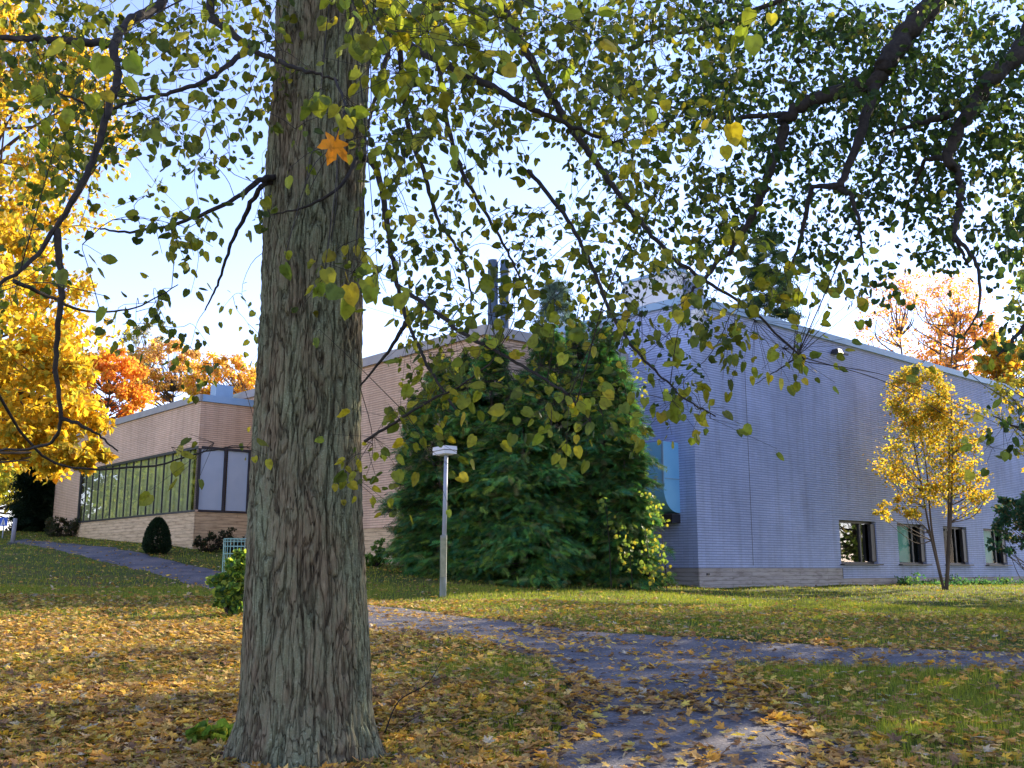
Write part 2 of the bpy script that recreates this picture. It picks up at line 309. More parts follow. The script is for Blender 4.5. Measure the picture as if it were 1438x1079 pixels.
def inside(poly, x, y):
    c = np.zeros(len(x), dtype=bool); j = len(poly)-1
    for k in range(len(poly)):
        xi, yi = poly[k]; xj, yj = poly[j]
        if yi != yj: c ^= ((yi > y) != (yj > y)) & (x < (xj-xi)*(y-yi)/(yj-yi)+xi)
        j = k
    return c
def on_path(x, y): return inside(poly1, x, y) | inside(poly2, x, y)

# ------------------------------------------------------------------ buildings
def facade(parts, A, D, Nrm, Lh, z0, z1, openings=(), depth=.3, plinth=None, s_off=0):
    """outer wall along D from A, cut by openings (s0,s1,z0,z1), reveals going inwards; returns nothing, appends quads+uv to parts['wall'/'plinth']"""
    pl = plinth or []                                    # list of (s0,s1,ztop)
    ss = sorted({0, Lh, *[v for o in openings for v in o[:2]], *[v for q in pl for v in q[:2]]})
    zs = sorted({z0, z1, *[v for o in openings for v in o[2:]], *[q[2] for q in pl]})
    def pt(s, z, k=0): return (*(A+D*s-Nrm*k), z)
    for a, b_ in zip(ss[:-1], ss[1:]):
        for c, d in zip(zs[:-1], zs[1:]):
            ms, mz = (a+b_)/2, (c+d)/2
            if any(o[0] < ms < o[1] and o[2] < mz < o[3] for o in openings): continue
            key = 'plinth' if any(q[0] < ms < q[1] and mz < q[2] for q in pl) else 'wall'
            k = .02 if key == 'plinth' else 0
            parts[key].append(([pt(a, c, k), pt(b_, c, k), pt(b_, d, k), pt(a, d, k)], [(a+s_off, c), (b_+s_off, c), (b_+s_off, d), (a+s_off, d)]))
    for q in pl:
        parts['plinth'].append(([pt(q[0], q[2]), pt(q[1], q[2]), pt(q[1], q[2], .02), pt(q[0], q[2], .02)], [(0, 0), (1, 0), (1, .02), (0, .02)]))
    for (a, b_, c, d) in openings:
        for (p, q, uv) in (((a, c), (a, d), 0), ((b_, c), (b_, d), 0), ((a, c), (b_, c), 1), ((a, d), (b_, d), 1)):
            u = [(0, c), (0, d), (depth, d), (depth, c)] if uv == 0 else [(a, 0), (b_, 0), (b_, depth), (a, depth)]
            parts['wall'].append(([pt(*p), pt(*q), pt(*q, depth), pt(*p, depth)], u))
def build_uv(name, quads, m, parent):
    me = bpy.data.meshes.new(name); V = [v for q, _ in quads for v in q]
    me.from_pydata(V, [], [tuple(range(4*k, 4*k+4)) for k in range(len(quads))]); uvl = me.uv_layers.new(name='wall')
    uvl.data.foreach_set('uv', np.array([c for _, u in quads for c in u], dtype=np.float32).ravel())
    return link(name, me, m, parent)
def z3(v): return np.array([v[0], v[1], 0])
AX = np.array([z3(U), z3(Vd), [0, 0, 1.]])
AXN = -U; BXN = np.array([U[1], -U[0]])          # outward normals: wall along Vd faces -U, wall along U faces -Vd
BXN = -Vd
E = EYE
def pane(c, D, Nn, wd, ht, m_, parent):
    """one sheet of glass facing along Nn"""
    a = np.array([*(c-D*wd/2)]); b_ = np.array([*(c+D*wd/2)]); z = c_z = parent['pz']
    v = [(*a, z-ht/2), (*b_, z-ht/2), (*b_, z+ht/2), (*a, z+ht/2)]
    n_ = np.cross([*(b_-a), 0], [0, 0, 1])[:2]; f = (0, 1, 2, 3) if n_@Nn > 0 else (3, 2, 1, 0)
    q = MB(); q.add(v, [f]); return q.build('pane', m_, parent)
# --- right building
rb = empty('brick_building', (*C0, E-.6), 'tall pale brick building right of the conifers with small dark windows low in its wall', 'building')
W4 = [(7.96, 10.5), (12.07, 14.25), (15.8, 17.9), (19.5, 21.7), (23.6, 25.8)]
WZ = (E+.17, E+1.7)
ZT = E+8.24
parts = {'wall': [], 'plinth': []}
facade(parts, C0, U, BXN, 34, E-3, ZT, [(a, b_, *WZ) for a, b_ in W4], .35, [(0, 8.05, E+.02), (8.05, 34, E-.33)])
bx0, bx1, bz0, bz1 = .62, 5.2, E+1.66, E+3.8
facade(parts, C0, Vd, AXN, 26, E-3, ZT, [], .3, [(0, 26, E+.02)], 0)
P3 = C0+U*34; P4 = C0+Vd*26
facade(parts, P4, U, Vd, 34, E-3, ZT); facade(parts, P3, Vd, U, 26, E-3, ZT)
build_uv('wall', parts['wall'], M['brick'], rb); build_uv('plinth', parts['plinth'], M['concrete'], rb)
m = MB(); cc = C0+U*17+Vd*13; m.box((*cc, ZT-.15), (33.9, 25.9, .1), AX); m.build('roof', M['roofing'], rb)
m = MB(); fh = .24
m.box((*(C0+U*17-Vd*.03), ZT+fh/2-.1), (34.1, .12, fh), AX); m.box((*(C0+U*17+Vd*26.03), ZT+fh/2-.1), (34.1, .12, fh), AX)
m.box((*(C0-U*.03+Vd*13), ZT+fh/2-.1), (.12, 25.94, fh), AX); m.box((*(C0+U*34.03+Vd*13), ZT+fh/2-.1), (.12, 25.94, fh), AX)
m.build('roof_edge', M['fascia'], rb)
blinds = [None, 'blind_teal', None, 'blind_teal', None]
for k, (a, b_) in enumerate(W4):
    m = MB(); wz = sum(WZ)/2; wh = WZ[1]-WZ[0]; fx = a+(b_-a)*.66; dd = .2
    def bx(s, z, ls, lz, dp=.07, dq=dd): m.box((*(C0+U*s+Vd*dq), z), (ls, dp, lz), AX)
    bx((a+b_)/2, WZ[1]-.045, b_-a-.004, .09); bx((a+b_)/2, WZ[0]+.035, b_-a-.004, .07); bx(a+.04, wz, .08, wh-.16); bx(b_-.04, wz, .08, wh-.16); bx(fx, wz, .1, wh-.16)
    fr_ = m.build('window', M['dark_metal'], rb)
    fr_['pz'] = wz; pane(C0+U*((a+b_)/2)+Vd*(dd+.015), U, BXN, b_-a-.1, wh-.1, M['glass' if k == 0 else 'glass_clear'], fr_)
    q = MB(); q.box((*(C0+U*((a+b_)/2)-Vd*.02), WZ[0]-.02), (b_-a+.14, .3, .04), AX); q.build('sill', M['dark_metal'], fr_)
    q = MB(); q.box((*(C0+U*(b_-.17)+Vd*.1), wz), (.3, .12, wh-.2), AX); q.build('dark_jamb', M['dark_metal'], fr_)  # dark block in place of the deep far jamb, its darkness put into the colour
    q = MB(); q.box((*(C0+U*((a+b_)/2+.9)+Vd*1.2), wz), (b_-a+3.4, .05, wh+2.4), AX); q.build('room_back', M['room'], fr_)
    if blinds[k]:
        q = MB(); q.box((*(C0+U*((a+fx)/2)+Vd*(dd+.1)), wz), (fx-a-.05, .012, wh-.16), AX); q.build('blind', M[blinds[k]], fr_)
# projecting bay with rounded underside on the left face
m = MB(); pd = .75; prof = [(0, bz1), (pd, bz1)]+[(pd*(1-(1-math.cos(t))*1.0) if 0 else pd*math.cos(t)**.8, bz0+.75*(1-math.sin(t))) for t in np.linspace(0, math.pi/2, 9)]
n_ = len(prof); pts = []
for s in (bx0, bx1):
    for (o, z) in prof: pts.append((*(C0+Vd*s-U*max(o, .001)), z))
m.add(pts, [tuple(range(n_))[::-1], tuple(range(n_, 2*n_))]+[(k, (k+1) % n_, n_+(k+1) % n_, n_+k) for k in range(n_)])
bay = m.build('bay', M['bay'], rb); bay['label'] = 'sky-blue projecting bay with rounded underside, half hidden by the conifers'
m = MB(); m.box((*(C0+Vd*(bx0+bx1)/2-U*.2), bz0-.17), (.4, bx1-bx0, .26), AX); m.build('bay_shelf', M['dark_metal'], bay)
for s in np.arange(bx0+.004, bx1, 1.14):
    m = MB(); m.box((*(C0+Vd*s-U*(pd+.012)), (bz0+.75+bz1)/2), (.03, .07, bz1-bz0-.75), AX); m.build('bay_trim', M['fascia'], bay)
m = MB(); m.box((*(C0+Vd*(bx0-.008)-U*.34), E+2.68), (.66, .012, .03), AX); m.build('bay_trim', M['fascia'], bay)
# corner downpipe and rain hopper, wall light, expansion joint, vent box
m = MB(); m.box((*(C0+U*.2-Vd*.12), ZT-.75), (.3, .22, .8), AX, 1.1); m.box((*(C0+U*.42-Vd*.05), ZT-.7), (.07, .07, 1.5), AX); m.build('downpipe', M['white_metal'], rb)
m = MB(); m.box((*(C0+U*8.2-Vd*.18), ZT-.5), (.34, .34, .16), AX, .7); m.box((*(C0+U*8.6-Vd*.2), ZT-.52), (.6, .08, .06), AX); m.build('wall_light', M['dark_metal'], rb)
m = MB(); m.box((*(C0+U*2.75-Vd*.003), E+3.4), (.012, .008, 6.6), AX); m.build('expansion_joint', M['dark_metal'], rb)
m = MB(); m.box((*(C0+U*.45-Vd*.004+U*0), E-.16), (.12, .03, .06), AX); m.build('wall_vent', M['dark_metal'], rb)
vb = C0+Vd*2.6+U*1.9
m = MB(); m.box((*vb, ZT+.75), (1.5, 2.3, 1.5), AX); hv = m.build('vent_box', M['white_metal'], rb)
m = MB(); m.box((*(vb), ZT+1.55), (1.6, 2.4, .1), AX)
hc = m.build('vent_cap', M['fascia'], hv)
m = MB()
for s in (-.6, .55):
    th = np.linspace(0, 2*math.pi, 17)[:-1]; c = vb+Vd*s
    for (r0_, za, zb) in ((.5, ZT+1.6, ZT+1.75),):
        ptsb = [(c[0]+r0_*math.cos(t), c[1]+r0_*math.sin(t), za) for t in th]+[(c[0]+r0_*.9*math.cos(t), c[1]+r0_*.9*math.sin(t), zb) for t in th]
        m.add(ptsb, [tuple(range(16, 32))]+[(k, (k+1) % 16, 16+(k+1) % 16, 16+k) for k in range(16)])
m.build('fan_cowl', M['dark_metal'], hv)
m = MB(); m.box((*(vb-Vd*1.16+U*.12), ZT+.8), (1.0, .04, .9), AX)
m.build('louvre', noisy('slate_blue_louvre', (.1, .14, .22), (.14, .18, .27), 3, .5, (1, 1, 30), .4), hv)

# --- left building: glazed wing + higher middle wing
lb = empty('brick_building', (*L0, E+.6), 'low pale brick building behind the big trunk with a long ribbon of windows', 'building')
TI = 2.2; INC = L0+U*TI; ZL = E+6.28; ZM = E+6.72
gz0, gz1 = E+2.07, E+4.52; gl_len = 12.75
parts = {'wall': [], 'plinth': []}
facade(parts, L0, Vd, AXN, 16.2, E-3, ZL, [(0, gl_len, gz0, gz1)], .12, [(0, gl_len, gz0)])
facade(parts, L0, U, BXN, TI, E-3, ZL, [(0, TI-.06, gz0, gz1)], .12, [(0, TI, gz0)])
facade(parts, L0+Vd*16.2, U, Vd, 14, E-3, ZL)
parts['wall'] = [q for q in parts['wall']]
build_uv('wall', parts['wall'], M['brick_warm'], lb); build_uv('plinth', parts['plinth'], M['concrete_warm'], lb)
parts = {'wall': [], 'plinth': []}
ME = INC-Vd*14.0                              # forward end of the middle wing
facade(parts, ME, Vd, AXN, 14.0+6, E-3, ZM, [], .3, [(0, 20, E+1.27)])
facade(parts, ME, U, BXN, 6.0, E-3, ZM, [], .3, [(0, 6, E+1.0)])
mw = build_uv('wall', parts['wall'], M['brick_warm'], lb); mw['label'] = 'brick wall tinted pink for warm bounced light between the trunk and the conifers'
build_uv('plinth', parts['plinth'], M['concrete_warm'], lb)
m = MB(); m.box((*(L0+U*7+Vd*8.1), ZL-.12), (13.9, 16.1, .08), AX); m.build('roof', M['roofing'], lb)
m = MB(); m.box((*(ME+U*3+Vd*10), ZM-.12), (5.9, 19.9, .08), AX); m.build('roof', M['roofing'], lb)
m = MB(); m.box((*(L0+Vd*8.1-U*.03), ZL+.05), (.12, 16.3, .26), AX); a_ = m.build('roof_edge', M['fascia_warm'], lb)
m = MB(); m.box((*(L0+U*(TI/2)-Vd*.03), ZL+.05), (TI-.06, .12, .26), AX); m.build('roof_edge', M['fascia'], lb)
m = MB(); m.box((*(ME+Vd*10-U*.03), ZM+.06), (.12, 20.1, .3), AX); m.box((*(ME+U*3.03-Vd*.03), ZM+.06), (6.0, .12, .3), AX); m.build('roof_edge', M['fascia_warm'], lb)
# ribbon windows
npan = 16; pw = gl_len/npan
gmid = (gz0+gz1)/2; gh = gz1-gz0
m = MB(); m.box((*(L0+Vd*(gl_len/2)+U*.04), gz1-.05), (.1, gl_len-.01, .1), AX); m.box((*(L0+Vd*(gl_len/2)+U*.04), gz0+.04), (.1, gl_len-.01, .08), AX)
m.box((*(L0+Vd*.05+U*.06), gmid), (.12, .12, gh-.18), AX); m.box((*(L0+Vd*(gl_len-.05)+U*.05), gmid), (.1, .1, gh-.18), AX)
for k in range(1, npan): m.box((*(L0+Vd*(pw*k)+U*.04), gmid), (.05, .055, gh-.18), AX)
rw = m.build('window', M['dark_metal'], lb)
for k in range(npan):
    rw['pz'] = gmid; pane(L0+Vd*(pw*(k+.5))+U*.05, Vd, AXN, pw-.05, gh-.16, M['glass_left'], rw)
q = MB(); q.box((*(L0+Vd*(gl_len/2+.5)+U*.2), gmid), (.03, gl_len-.6, gh-.02), AX); q.build('reflection_curtain', M['reflected_green'], rw)  # curtain sheet whose green carries the reflection seen in the panes
q = MB(); q.box((*(L0+Vd*(gl_len/2)+U*1.2), gz0+.02), (2.2, gl_len, .03), AX); q.build('room_floor', M['room'], rw)
m = MB(); m.box((*(L0+U*(TI/2)+Vd*.04), gz1-.05), (TI-.25, .1, .1), AX); m.box((*(L0+U*(TI/2)+Vd*.04), gz0+.04), (TI-.25, .1, .08), AX)
m.box((*(L0+U*(TI/2)+Vd*.04), gmid), (.09, .1, gh-.18), AX); m.box((*(L0+U*(TI-.1)+Vd*.04), gmid), (.1, .1, gh), AX)
rw = m.build('window', M['dark_metal'], lb)
for k in (0, 1):
    q = MB(); q.box((*(L0+U*(.12+TI/2*k+TI/4-.08)+Vd*.06), gmid), (TI/2-.16, .01, gh-.18), AX); q.build('blind', M['blind_blue'], rw)
m = MB(); vb = L0+U*1.55+Vd*1.6; m.box((*vb, ZL+.6), (.72, .5, .62), AX); bx_ = m.build('vent_box', M['fascia'], lb)
m = MB(); m.box((*vb, ZL+.2), (.85, .65, .14), AX); m.build('vent_skirt', M['dark_metal'], bx_)
# twin flues
for px_, r_ in ((692, .2), (709, .185)):
    c = P(px_, 470, 38.0); m = MB(); zt = P(px_, 366, 38)[2]
    th = np.linspace(0, 2*math.pi, 25)[:-1]; v = []; f = []
    lv = [(ZM-1, r_), (zt-.5, r_), (zt-.5, r_+.012), (zt-.44, r_+.012), (zt-.44, r_), (zt, r_), (zt, r_-.03), (zt-.4, r_-.03)]
    for z, rr in lv: v += [(c[0]+rr*math.cos(t), c[1]+rr*math.sin(t), z) for t in th]
    for a in range(len(lv)-1): f += [(a*24+k, a*24+(k+1) % 24, (a+1)*24+(k+1) % 24, (a+1)*24+k) for k in range(24)]
    m.add(v, f); fl = m.build('flue', M['flue'], lb)
    for zz in (zt-1.2, zt-2.2):
        m = MB(); v = [(c[0]+rr*math.cos(t), c[1]+rr*math.sin(t), z) for z, rr in ((zz, r_+.01), (zz+.05, r_+.01)) for t in th]
        m.add(v, [(k, (k+1) % 24, 24+(k+1) % 24, 24+k) for k in range(24)])
        m.build('band', M['dark_metal'], fl)


# ------------------------------------------------------------------ leaf templates
heart_v = [(0, 0, 0), (.5, 0, -.06), (.98, 0, .04), (-.08, .2, .06), (.08, .42, .12), (.4, .49, .12), (.74, .3, .04), (-.08, -.2, .03), (.06, -.41, .08), (.38, -.47, .1), (.73, -.28, .02),
           (-.55, .012, .1), (-.55, -.012, .1)]
heart_f = [(0, 1, 5, 4, 3), (1, 2, 6, 5), (0, 7, 8, 9, 1), (1, 9, 10, 2), (0, 11, 12)]
kite_v = [(0, 0, 0), (.45, .36, .08), (1, 0, 0), (.45, -.36, .08)]; kite_f = [(0, 1, 2), (0, 2, 3)]
# five-lobed maple leaf with a slight curl
_pl = [(0, 1), (11, .74), (19, .7), (27, .43), (40, .7), (50, .9), (61, .66), (72, .6), (82, .36), (98, .5), (108, .55), (122, .34), (150, .2)]
_t = [(-.04, 0)]+[(r_*math.cos(math.radians(a)), r_*math.sin(math.radians(a))) for a, r_ in _pl[::-1]]; _t += [(a, -b) for a, b in _t[1:-1]][::-1]
maple_v = [(.2, 0, -.03)]+[(a, b, .2*abs(b)+.12*a*a*(1 if b > 0 else -.4)) for a, b in _t]+[(-.6, .012, .06)]
maple_f = [(0, k, k+1) for k in range(1, len(_t))]+[(0, len(_t), 1), (1, len(_t)+1, 2)]
blade_v = [(-.09, 0, 0), (.09, 0, 0), (.03, .25, 1)]; blade_f = [(0, 1, 2)]
# conifer spray: a spine with drooping leaflets
spray_v = [(0, .015, 0), (0, -.015, 0), (1, 0, -.18)]; spray_f = [(0, 1, 2)]
for k in range(6):
    x = .1+k*.15; z = -.18*x*x; ln = .36*(1-.55*x)
    for s in (1, -1):
        n0 = len(spray_v); spray_v += [(x-.03, 0, z), (x+.06, 0, z), (x+ln*.75, s*ln, z-.06)]; spray_f.append((n0, n0+1, n0+2))

# ------------------------------------------------------------------ trees made of lumps of leaves
def crown_pts(cen, rad, nl, per, lump=.28, shell=.55):
    """leaf positions gathered in lumps through an ellipsoid; returns positions, lump centres"""
    d = rnd_dirs(nl); r = shell+(1-shell)*rng.random((nl, 1))**.7
    c = np.array(cen)+d*r*np.array(rad)
    lr = lump*np.mean(rad)*(0.6+.8*rng.random((nl, 1)))
    idx = rng.integers(0, nl, nl*per); off = rng.normal(size=(nl*per, 3)); off /= np.linalg.norm(off, axis=1, keepdims=True)
    off *= (rng.random((nl*per, 1))**.5)*lr[idx]*np.array([1, 1, .7])
    return c[idx]+off, c, idx
def leaf_tree(name, label, cat, base, trunk_r, blobs, cols, wts, size, mat_=None, bark=None, group=None, lean=0, stems=1, lump=.28, tmpl=(kite_v, kite_f), tz=.75):
    base = np.array(base); t = empty(name, base, label, cat, group); allp = []; cen = []; tint = []
    for (c, r, nl, per) in blobs:
        p, lc, idx = crown_pts(c, r, nl, per, lump); allp.append(p); cen.append(lc)
        lt = 1+rng.normal(size=(nl, 1))*.13; tint.append(palette(len(p), cols, wts)*lt[idx])
    p = np.vstack(allp); N_ = len(p); lc = np.vstack(cen)
    nrm = rnd_dirs(N_)+np.array([0, 0, .6]); xd = rnd_dirs(N_)+np.array([0, 0, -.5])
    scatter('crown', tmpl[0], tmpl[1], p, frames(xd, nrm), size*(.7+.6*rng.random(N_)), np.clip(np.vstack(tint), .003, .95), mat_ or M['far_leaf'], t)
    m = MB(); top = np.array([np.mean(lc[:, 0]), np.mean(lc[:, 1]), 0]); zt = base[2]+(lc[:, 2].max()-base[2])*tz
    ends = []
    for s in range(stems):
        a = rng.random()*6.28; off = np.array([math.cos(a), math.sin(a), 0])*(.12*(zt-base[2]) if stems > 1 else 0)
        e = np.array([top[0]*.6+base[0]*.4, top[1]*.6+base[1]*.4, zt])+off
        k = [base-np.array([0, 0, .3]), base+(e-base)*.3+off*.1+rng.normal(size=3)*.05*trunk_r*10, base+(e-base)*.65+rng.normal(size=3)*.06*trunk_r*10, e]
        c = crom(k, 8); m.tube(c, np.linspace(trunk_r, trunk_r*.22, len(c))*(1 if s == 0 else .7), 8); ends.append(c)
    m.build('trunk', bark or M['far_bark'], t, True)
    m = MB(); nodes = np.vstack(ends); nodes = nodes[nodes[:, 2] > base[2]+.25*(zt-base[2])]
    for c in lc[rng.permutation(len(lc))[:140]]:
        hz_ = np.linalg.norm(nodes[:, :2]-c[:2], axis=1); dd = np.linalg.norm(nodes-c, axis=1)+np.maximum(0, nodes[:, 2]-c[2]+.7*hz_)*1.6; q = nodes[dd.argmin()]
        L_ = np.linalg.norm(c-q); mid = (c+q)/2+rng.normal(size=3)*L_*.09+np.array([0, 0, -.1*L_])
        cv = crom([q, mid, c], 4); m.tube(cv, np.linspace(max(.01, min(trunk_r*.28, .018*L_)), .006, len(cv)), 4, False)
    if m.n: m.build('branches', bark or M['far_bark'], t, True)
    return t
YEL = [(.5, .33, .025), (.58, .4, .035), (.4, .3, .035), (.28, .3, .05), (.56, .28, .02)]
ORG = [(.62, .26, .04), (.56, .2, .04), (.66, .38, .06), (.48, .2, .05)]
PINK = [(.6, .38, .22), (.56, .33, .15), (.64, .43, .15), (.46, .29, .18)]

# big yellow maple at the left edge
b0 = onG(-12.2, 22)
def EZ(px, py, d): return P(px, py, d)
leaf_tree('maple_tree', 'towering bright yellow maple filling the left edge of the view', 'tree', b0, .3,
    [(EZ(-70, 180, 22), (4.0, 3.6, 3.8), 150, 150), (EZ(-60, 470, 21.5), (2.9, 3.2, 3.0), 130, 150), (EZ(15, 560, 20.5), (1.9, 1.8, 1.7), 70, 150), (EZ(78, 625, 20), (.95, 1., .62), 26, 130),
     (EZ(0, -250, 23), (4.2, 4, 4.5), 80, 110)], YEL, (3, 3, 2, 2, 1), .15, lump=.2)
# autumn trees behind the left building
def far_tree(px, d, blobs, label, cols, wts=None, size=.24, r=.28, **k):
    bs = []
    for (bpx, bpy, rx, rz, nl, per) in blobs:
        s = d/1400*1.02; bs.append((P(bpx, bpy, d), (rx*s, rx*s*.8, rz*s), nl, per))
    return leaf_tree(k.pop('name', 'maple_tree'), label, 'tree', gbase(px, d), r, bs, cols, wts, size, **k)
far_tree(140, 62, [(150, 545, 62, 62, 90, 90)], 'round fiery orange maple behind the left end of the low building', ORG+YEL[:1], (3, 2, 2, 1, 1), group=None, lump=.2)
far_tree(85, 66, [(90, 560, 45, 70, 60, 80)], 'pinkish fading tree between the yellow maple and the round orange maple', PINK, lump=.2)
far_tree(195, 80, [(200, 490, 28, 40, 40, 60)], 'grey-green birch top rising behind the orange maple', [(.22, .26, .18), (.3, .3, .2), (.25, .2, .15)], name='birch_tree', size=.22, lump=.2)
far_tree(250, 74, [(235, 520, 55, 45, 80, 80)], 'mixed gold and pink tree behind the low roof', PINK+YEL[:2], size=.24, lump=.18)
far_tree(320, 70, [(315, 535, 50, 42, 80, 80), (420, 560, 60, 50, 60, 70)], 'light orange tree right behind the small roof vent', ORG[2:3]+YEL[:2]+PINK[:1], size=.22, lump=.18)
far_tree(-20, 75, [(-10, 640, 60, 60, 90, 90), (-60, 600, 60, 70, 60, 80), (30, 690, 34, 34, 40, 70)], 'olive tree low behind the yellow maple at the far left', [(.2, .24, .05), (.3, .28, .05), (.38, .3, .05)], lump=.2)
far_tree(60, 85, [(55, 610, 50, 60, 70, 80), (60, 690, 36, 30, 40, 60)], 'dull gold tree far back between the maple and the low building', YEL[2:4]+[(.2, .24, .06)], lump=.2)
far_tree(375, 78, [(375, 560, 70, 50, 70, 80)], 'amber tree crown behind the big trunk and the low roof', YEL[:2]+ORG[2:3], lump=.2)
# dark evergreen and far trunks near the left end of the building
def conifer(name, label, base, h, R0, nl, colr, per=22, bv=.18, size=.4, power=1.6, droop=-.25, group=None, cat='conifer', skirt=.0, zmin=0.03, jit=.16, mat_=None):
    base = np.array(base); t = empty(name, base, label, cat, group)
    nb = nl//per; hz = zmin+(1-zmin)*rng.random(nb)**1.05; a = rng.random(nb)*2*math.pi
    Rz = R0*np.maximum(0.04, (1-hz**power))*(.58+.5*rng.random(nb)+.35*(rng.random(nb) < .12))
    idx = rng.integers(0, nb, nl); rr = .35+.7*rng.random(nl)**.6; aa = a[idx]+rng.normal(size=nl)*jit*1.6
    out = np.stack([np.cos(aa), np.sin(aa), np.zeros(nl)], 1)
    p = base+out*(Rz[idx]*rr)[:, None]; p[:, 2] += hz[idx]*h+rng.normal(size=nl)*.05+(1-rr)*.2-.2*rr*Rz[idx]
    p[:, 2] = np.maximum(p[:, 2], base[2]+.05)
    xd = out+np.stack([rng.normal(size=nl)*.65, rng.normal(size=nl)*.65, droop+rng.normal(size=nl)*.25+.5*hz[idx]**3], 1); nr = np.array([0, 0, 1])+out*.6+rng.normal(size=(nl, 3))*.6
    col = palette(nl, colr, None, .18)*(1+rng.normal(size=(nb, 1))*bv)[idx]
    scatter('foliage', spray_v, spray_f, p, frames(xd, nr), size*(.6+.7*rng.random(nl)), np.clip(col, .003, .9), mat_ or M['needle'], t)
    m = MB(); m.tube([base-[0, 0, .2], base+[0, 0, h*.5], base+[0, 0, h*.97]], (R0*.07+.03, .015), 7)
    for k in range(0, nb, 5):
        q = base+np.array([0, 0, hz[k]*h+.1]); e = q+np.array([math.cos(a[k]), math.sin(a[k]), -.1])*Rz[k]*.8; m.tube([q, e], (.018, .006), 3)
    m.build('trunk', M['far_bark'], t, True); return t
DG = [(.02, .06, .03), (.03, .09, .035), (.035, .075, .045), (.015, .045, .025)]
MG = [(.06, .2, .05), (.1, .3, .06), (.26, .38, .05), (.025, .09, .03), (.05, .2, .1), (.15, .14, .05)]
def conifer_px(name, label, px, d, ytop, wpx, nl, colr, **k):
    b_ = gbase(px, d); h = P(px, ytop, d)[2]-b_[2]
    return conifer(name, label, b_, h, wpx/1424*d, nl, colr, **k)
conifer_px('fir_tree', 'nearly black evergreen beside the far left end of the low building', 52, 50, 630, 22, 3500, [(.01, .025, .012), (.016, .034, .014)], size=.8, power=4)
# tall hemlocks in front of the buildings
cl = 'tall shaggy conifers growing together between the two buildings'
hem = [(655, 27.6, 500, 52, 3000, 'slim shadowed conifer squeezed between the two left trees of the clump'), (815, 28.2, 462, 60, 4000, 'blunt-topped conifer at the back right of the clump'), (618, 27.0, 512, 62, 6500, 'leftmost and shortest dark conifer of the clump, behind the lamp post'), (690, 26.6, 484, 82, 8500, 'full green conifer just right of the lamp post in the clump'),
       (775, 27.2, 470, 88, 9500, 'tallest middle conifer of the clump, under the roof vent box'), (850, 26.4, 468, 66, 8500, 'bushy conifer at the right end of the clump, reaching to the blue bay'),
       (583, 28.0, 560, 34, 2600, 'narrow wispy conifer at the left edge of the clump against the pink wall'), (735, 25.6, 560, 88, 6500, 'low wide front conifer in the middle of the clump'), (880, 25.9, 610, 42, 4200, 'low dense conifer at the front right foot of the clump')]
for (px_, d_, yt, wp, nl, lab) in hem:
    conifer_px('hemlock_tree', lab, px_, d_, yt, wp, int(nl*2.6), MG, size=.25, power=3.4, group=cl, droop=-.3, per=75, bv=.33, jit=.11)
conifer_px('pine_tree', 'feathery blue-green pine top behind the clump, right of the twin flues', 785, 44, 402, 170, 1500, [(.16, .24, .24), (.18, .27, .2), (.12, .2, .2)], size=.55, power=1.2, jit=.6, zmin=.72)
conifer_px('cedar_tree', 'dense green columnar evergreen rising behind the tall right roof', 1098, 52, 332, 40, 5200, [(.05, .11, .06), (.07, .14, .06), (.04, .08, .05)], size=.75, power=5)
# trees behind the right building
ob = gbase(1310, 62)
leaf_tree('ash_tree', 'half bare tree with sparse orange leaves behind the right roof', 'tree', ob, .32,
    [(P(1300, 450, 62), (4.4, 3.5, 3.3), 230, 26), (P(1350, 485, 62), (2.8, 3, 2.4), 70, 70)], ORG+YEL[:1]+PINK[:1], None, .17, lump=.15, tz=.8, stems=4)
far_tree(1420, 50, [(1425, 520, 52, 44, 70, 60), (1400, 500, 30, 30, 30, 50)], 'golden tree at the right edge behind the end of the roof', YEL+ORG[:1], None, .2, .2, lump=.2)
# slender yellow tree on the lawn before the right wall
sb = G(1325, 822); sb = gbase(1325, 35.0)
leaf_tree('young_tree', 'slender yellow-leaved young tree on the lawn in front of the right building windows', 'tree', sb, .07,
    [(P(1290, 560, 35), (1.0, .9, 1.25), 80, 60), (P(1300, 640, 35), (1.75, 1.4, 1.5), 110, 36), (P(1345, 690, 35), (1.1, 1, .9), 44, 30), (P(1262, 715, 34.6), (.8, .7, .5), 20, 34), (P(1330, 600, 35), (1.2, 1.1, 1.2), 60, 30)],
    YEL+[(.2, .24, .05)], (3, 2, 2, 2, 2, 3), .105, stems=5, lump=.3, tz=.85, bark=M['far_bark'])
# tree leaning in at the right edge and dark shrub
leaf_tree('young_tree', 'olive and gold tree reaching in from the right edge above the dark shrub', 'tree', gbase(1530, 22), .14,
    [(P(1480, 560, 22), (1.35, 1.2, 1.5), 70, 40), (P(1520, 430, 22), (1.5, 1.4, 1.8), 50, 30)], [(.4, .36, .05), (.5, .38, .05), (.3, .3, .05)], None, .09, lump=.2)
leaf_tree('shrub', 'dark green glossy shrub hanging in at the right edge before the last window', 'shrub', gbase(1490, 27), .06,
    [(P(1465, 725, 27), (1.35, 1.1, .75), 60, 60), (P(1425, 722, 26.6), (.6, .6, .5), 18, 60), (P(1415, 765, 26.6), (.5, .4, .25), 10, 30)], [(.03, .09, .05), (.05, .12, .06), (.2, .16, .08)], (4, 4, 1), .1, lump=.2, tz=.6)
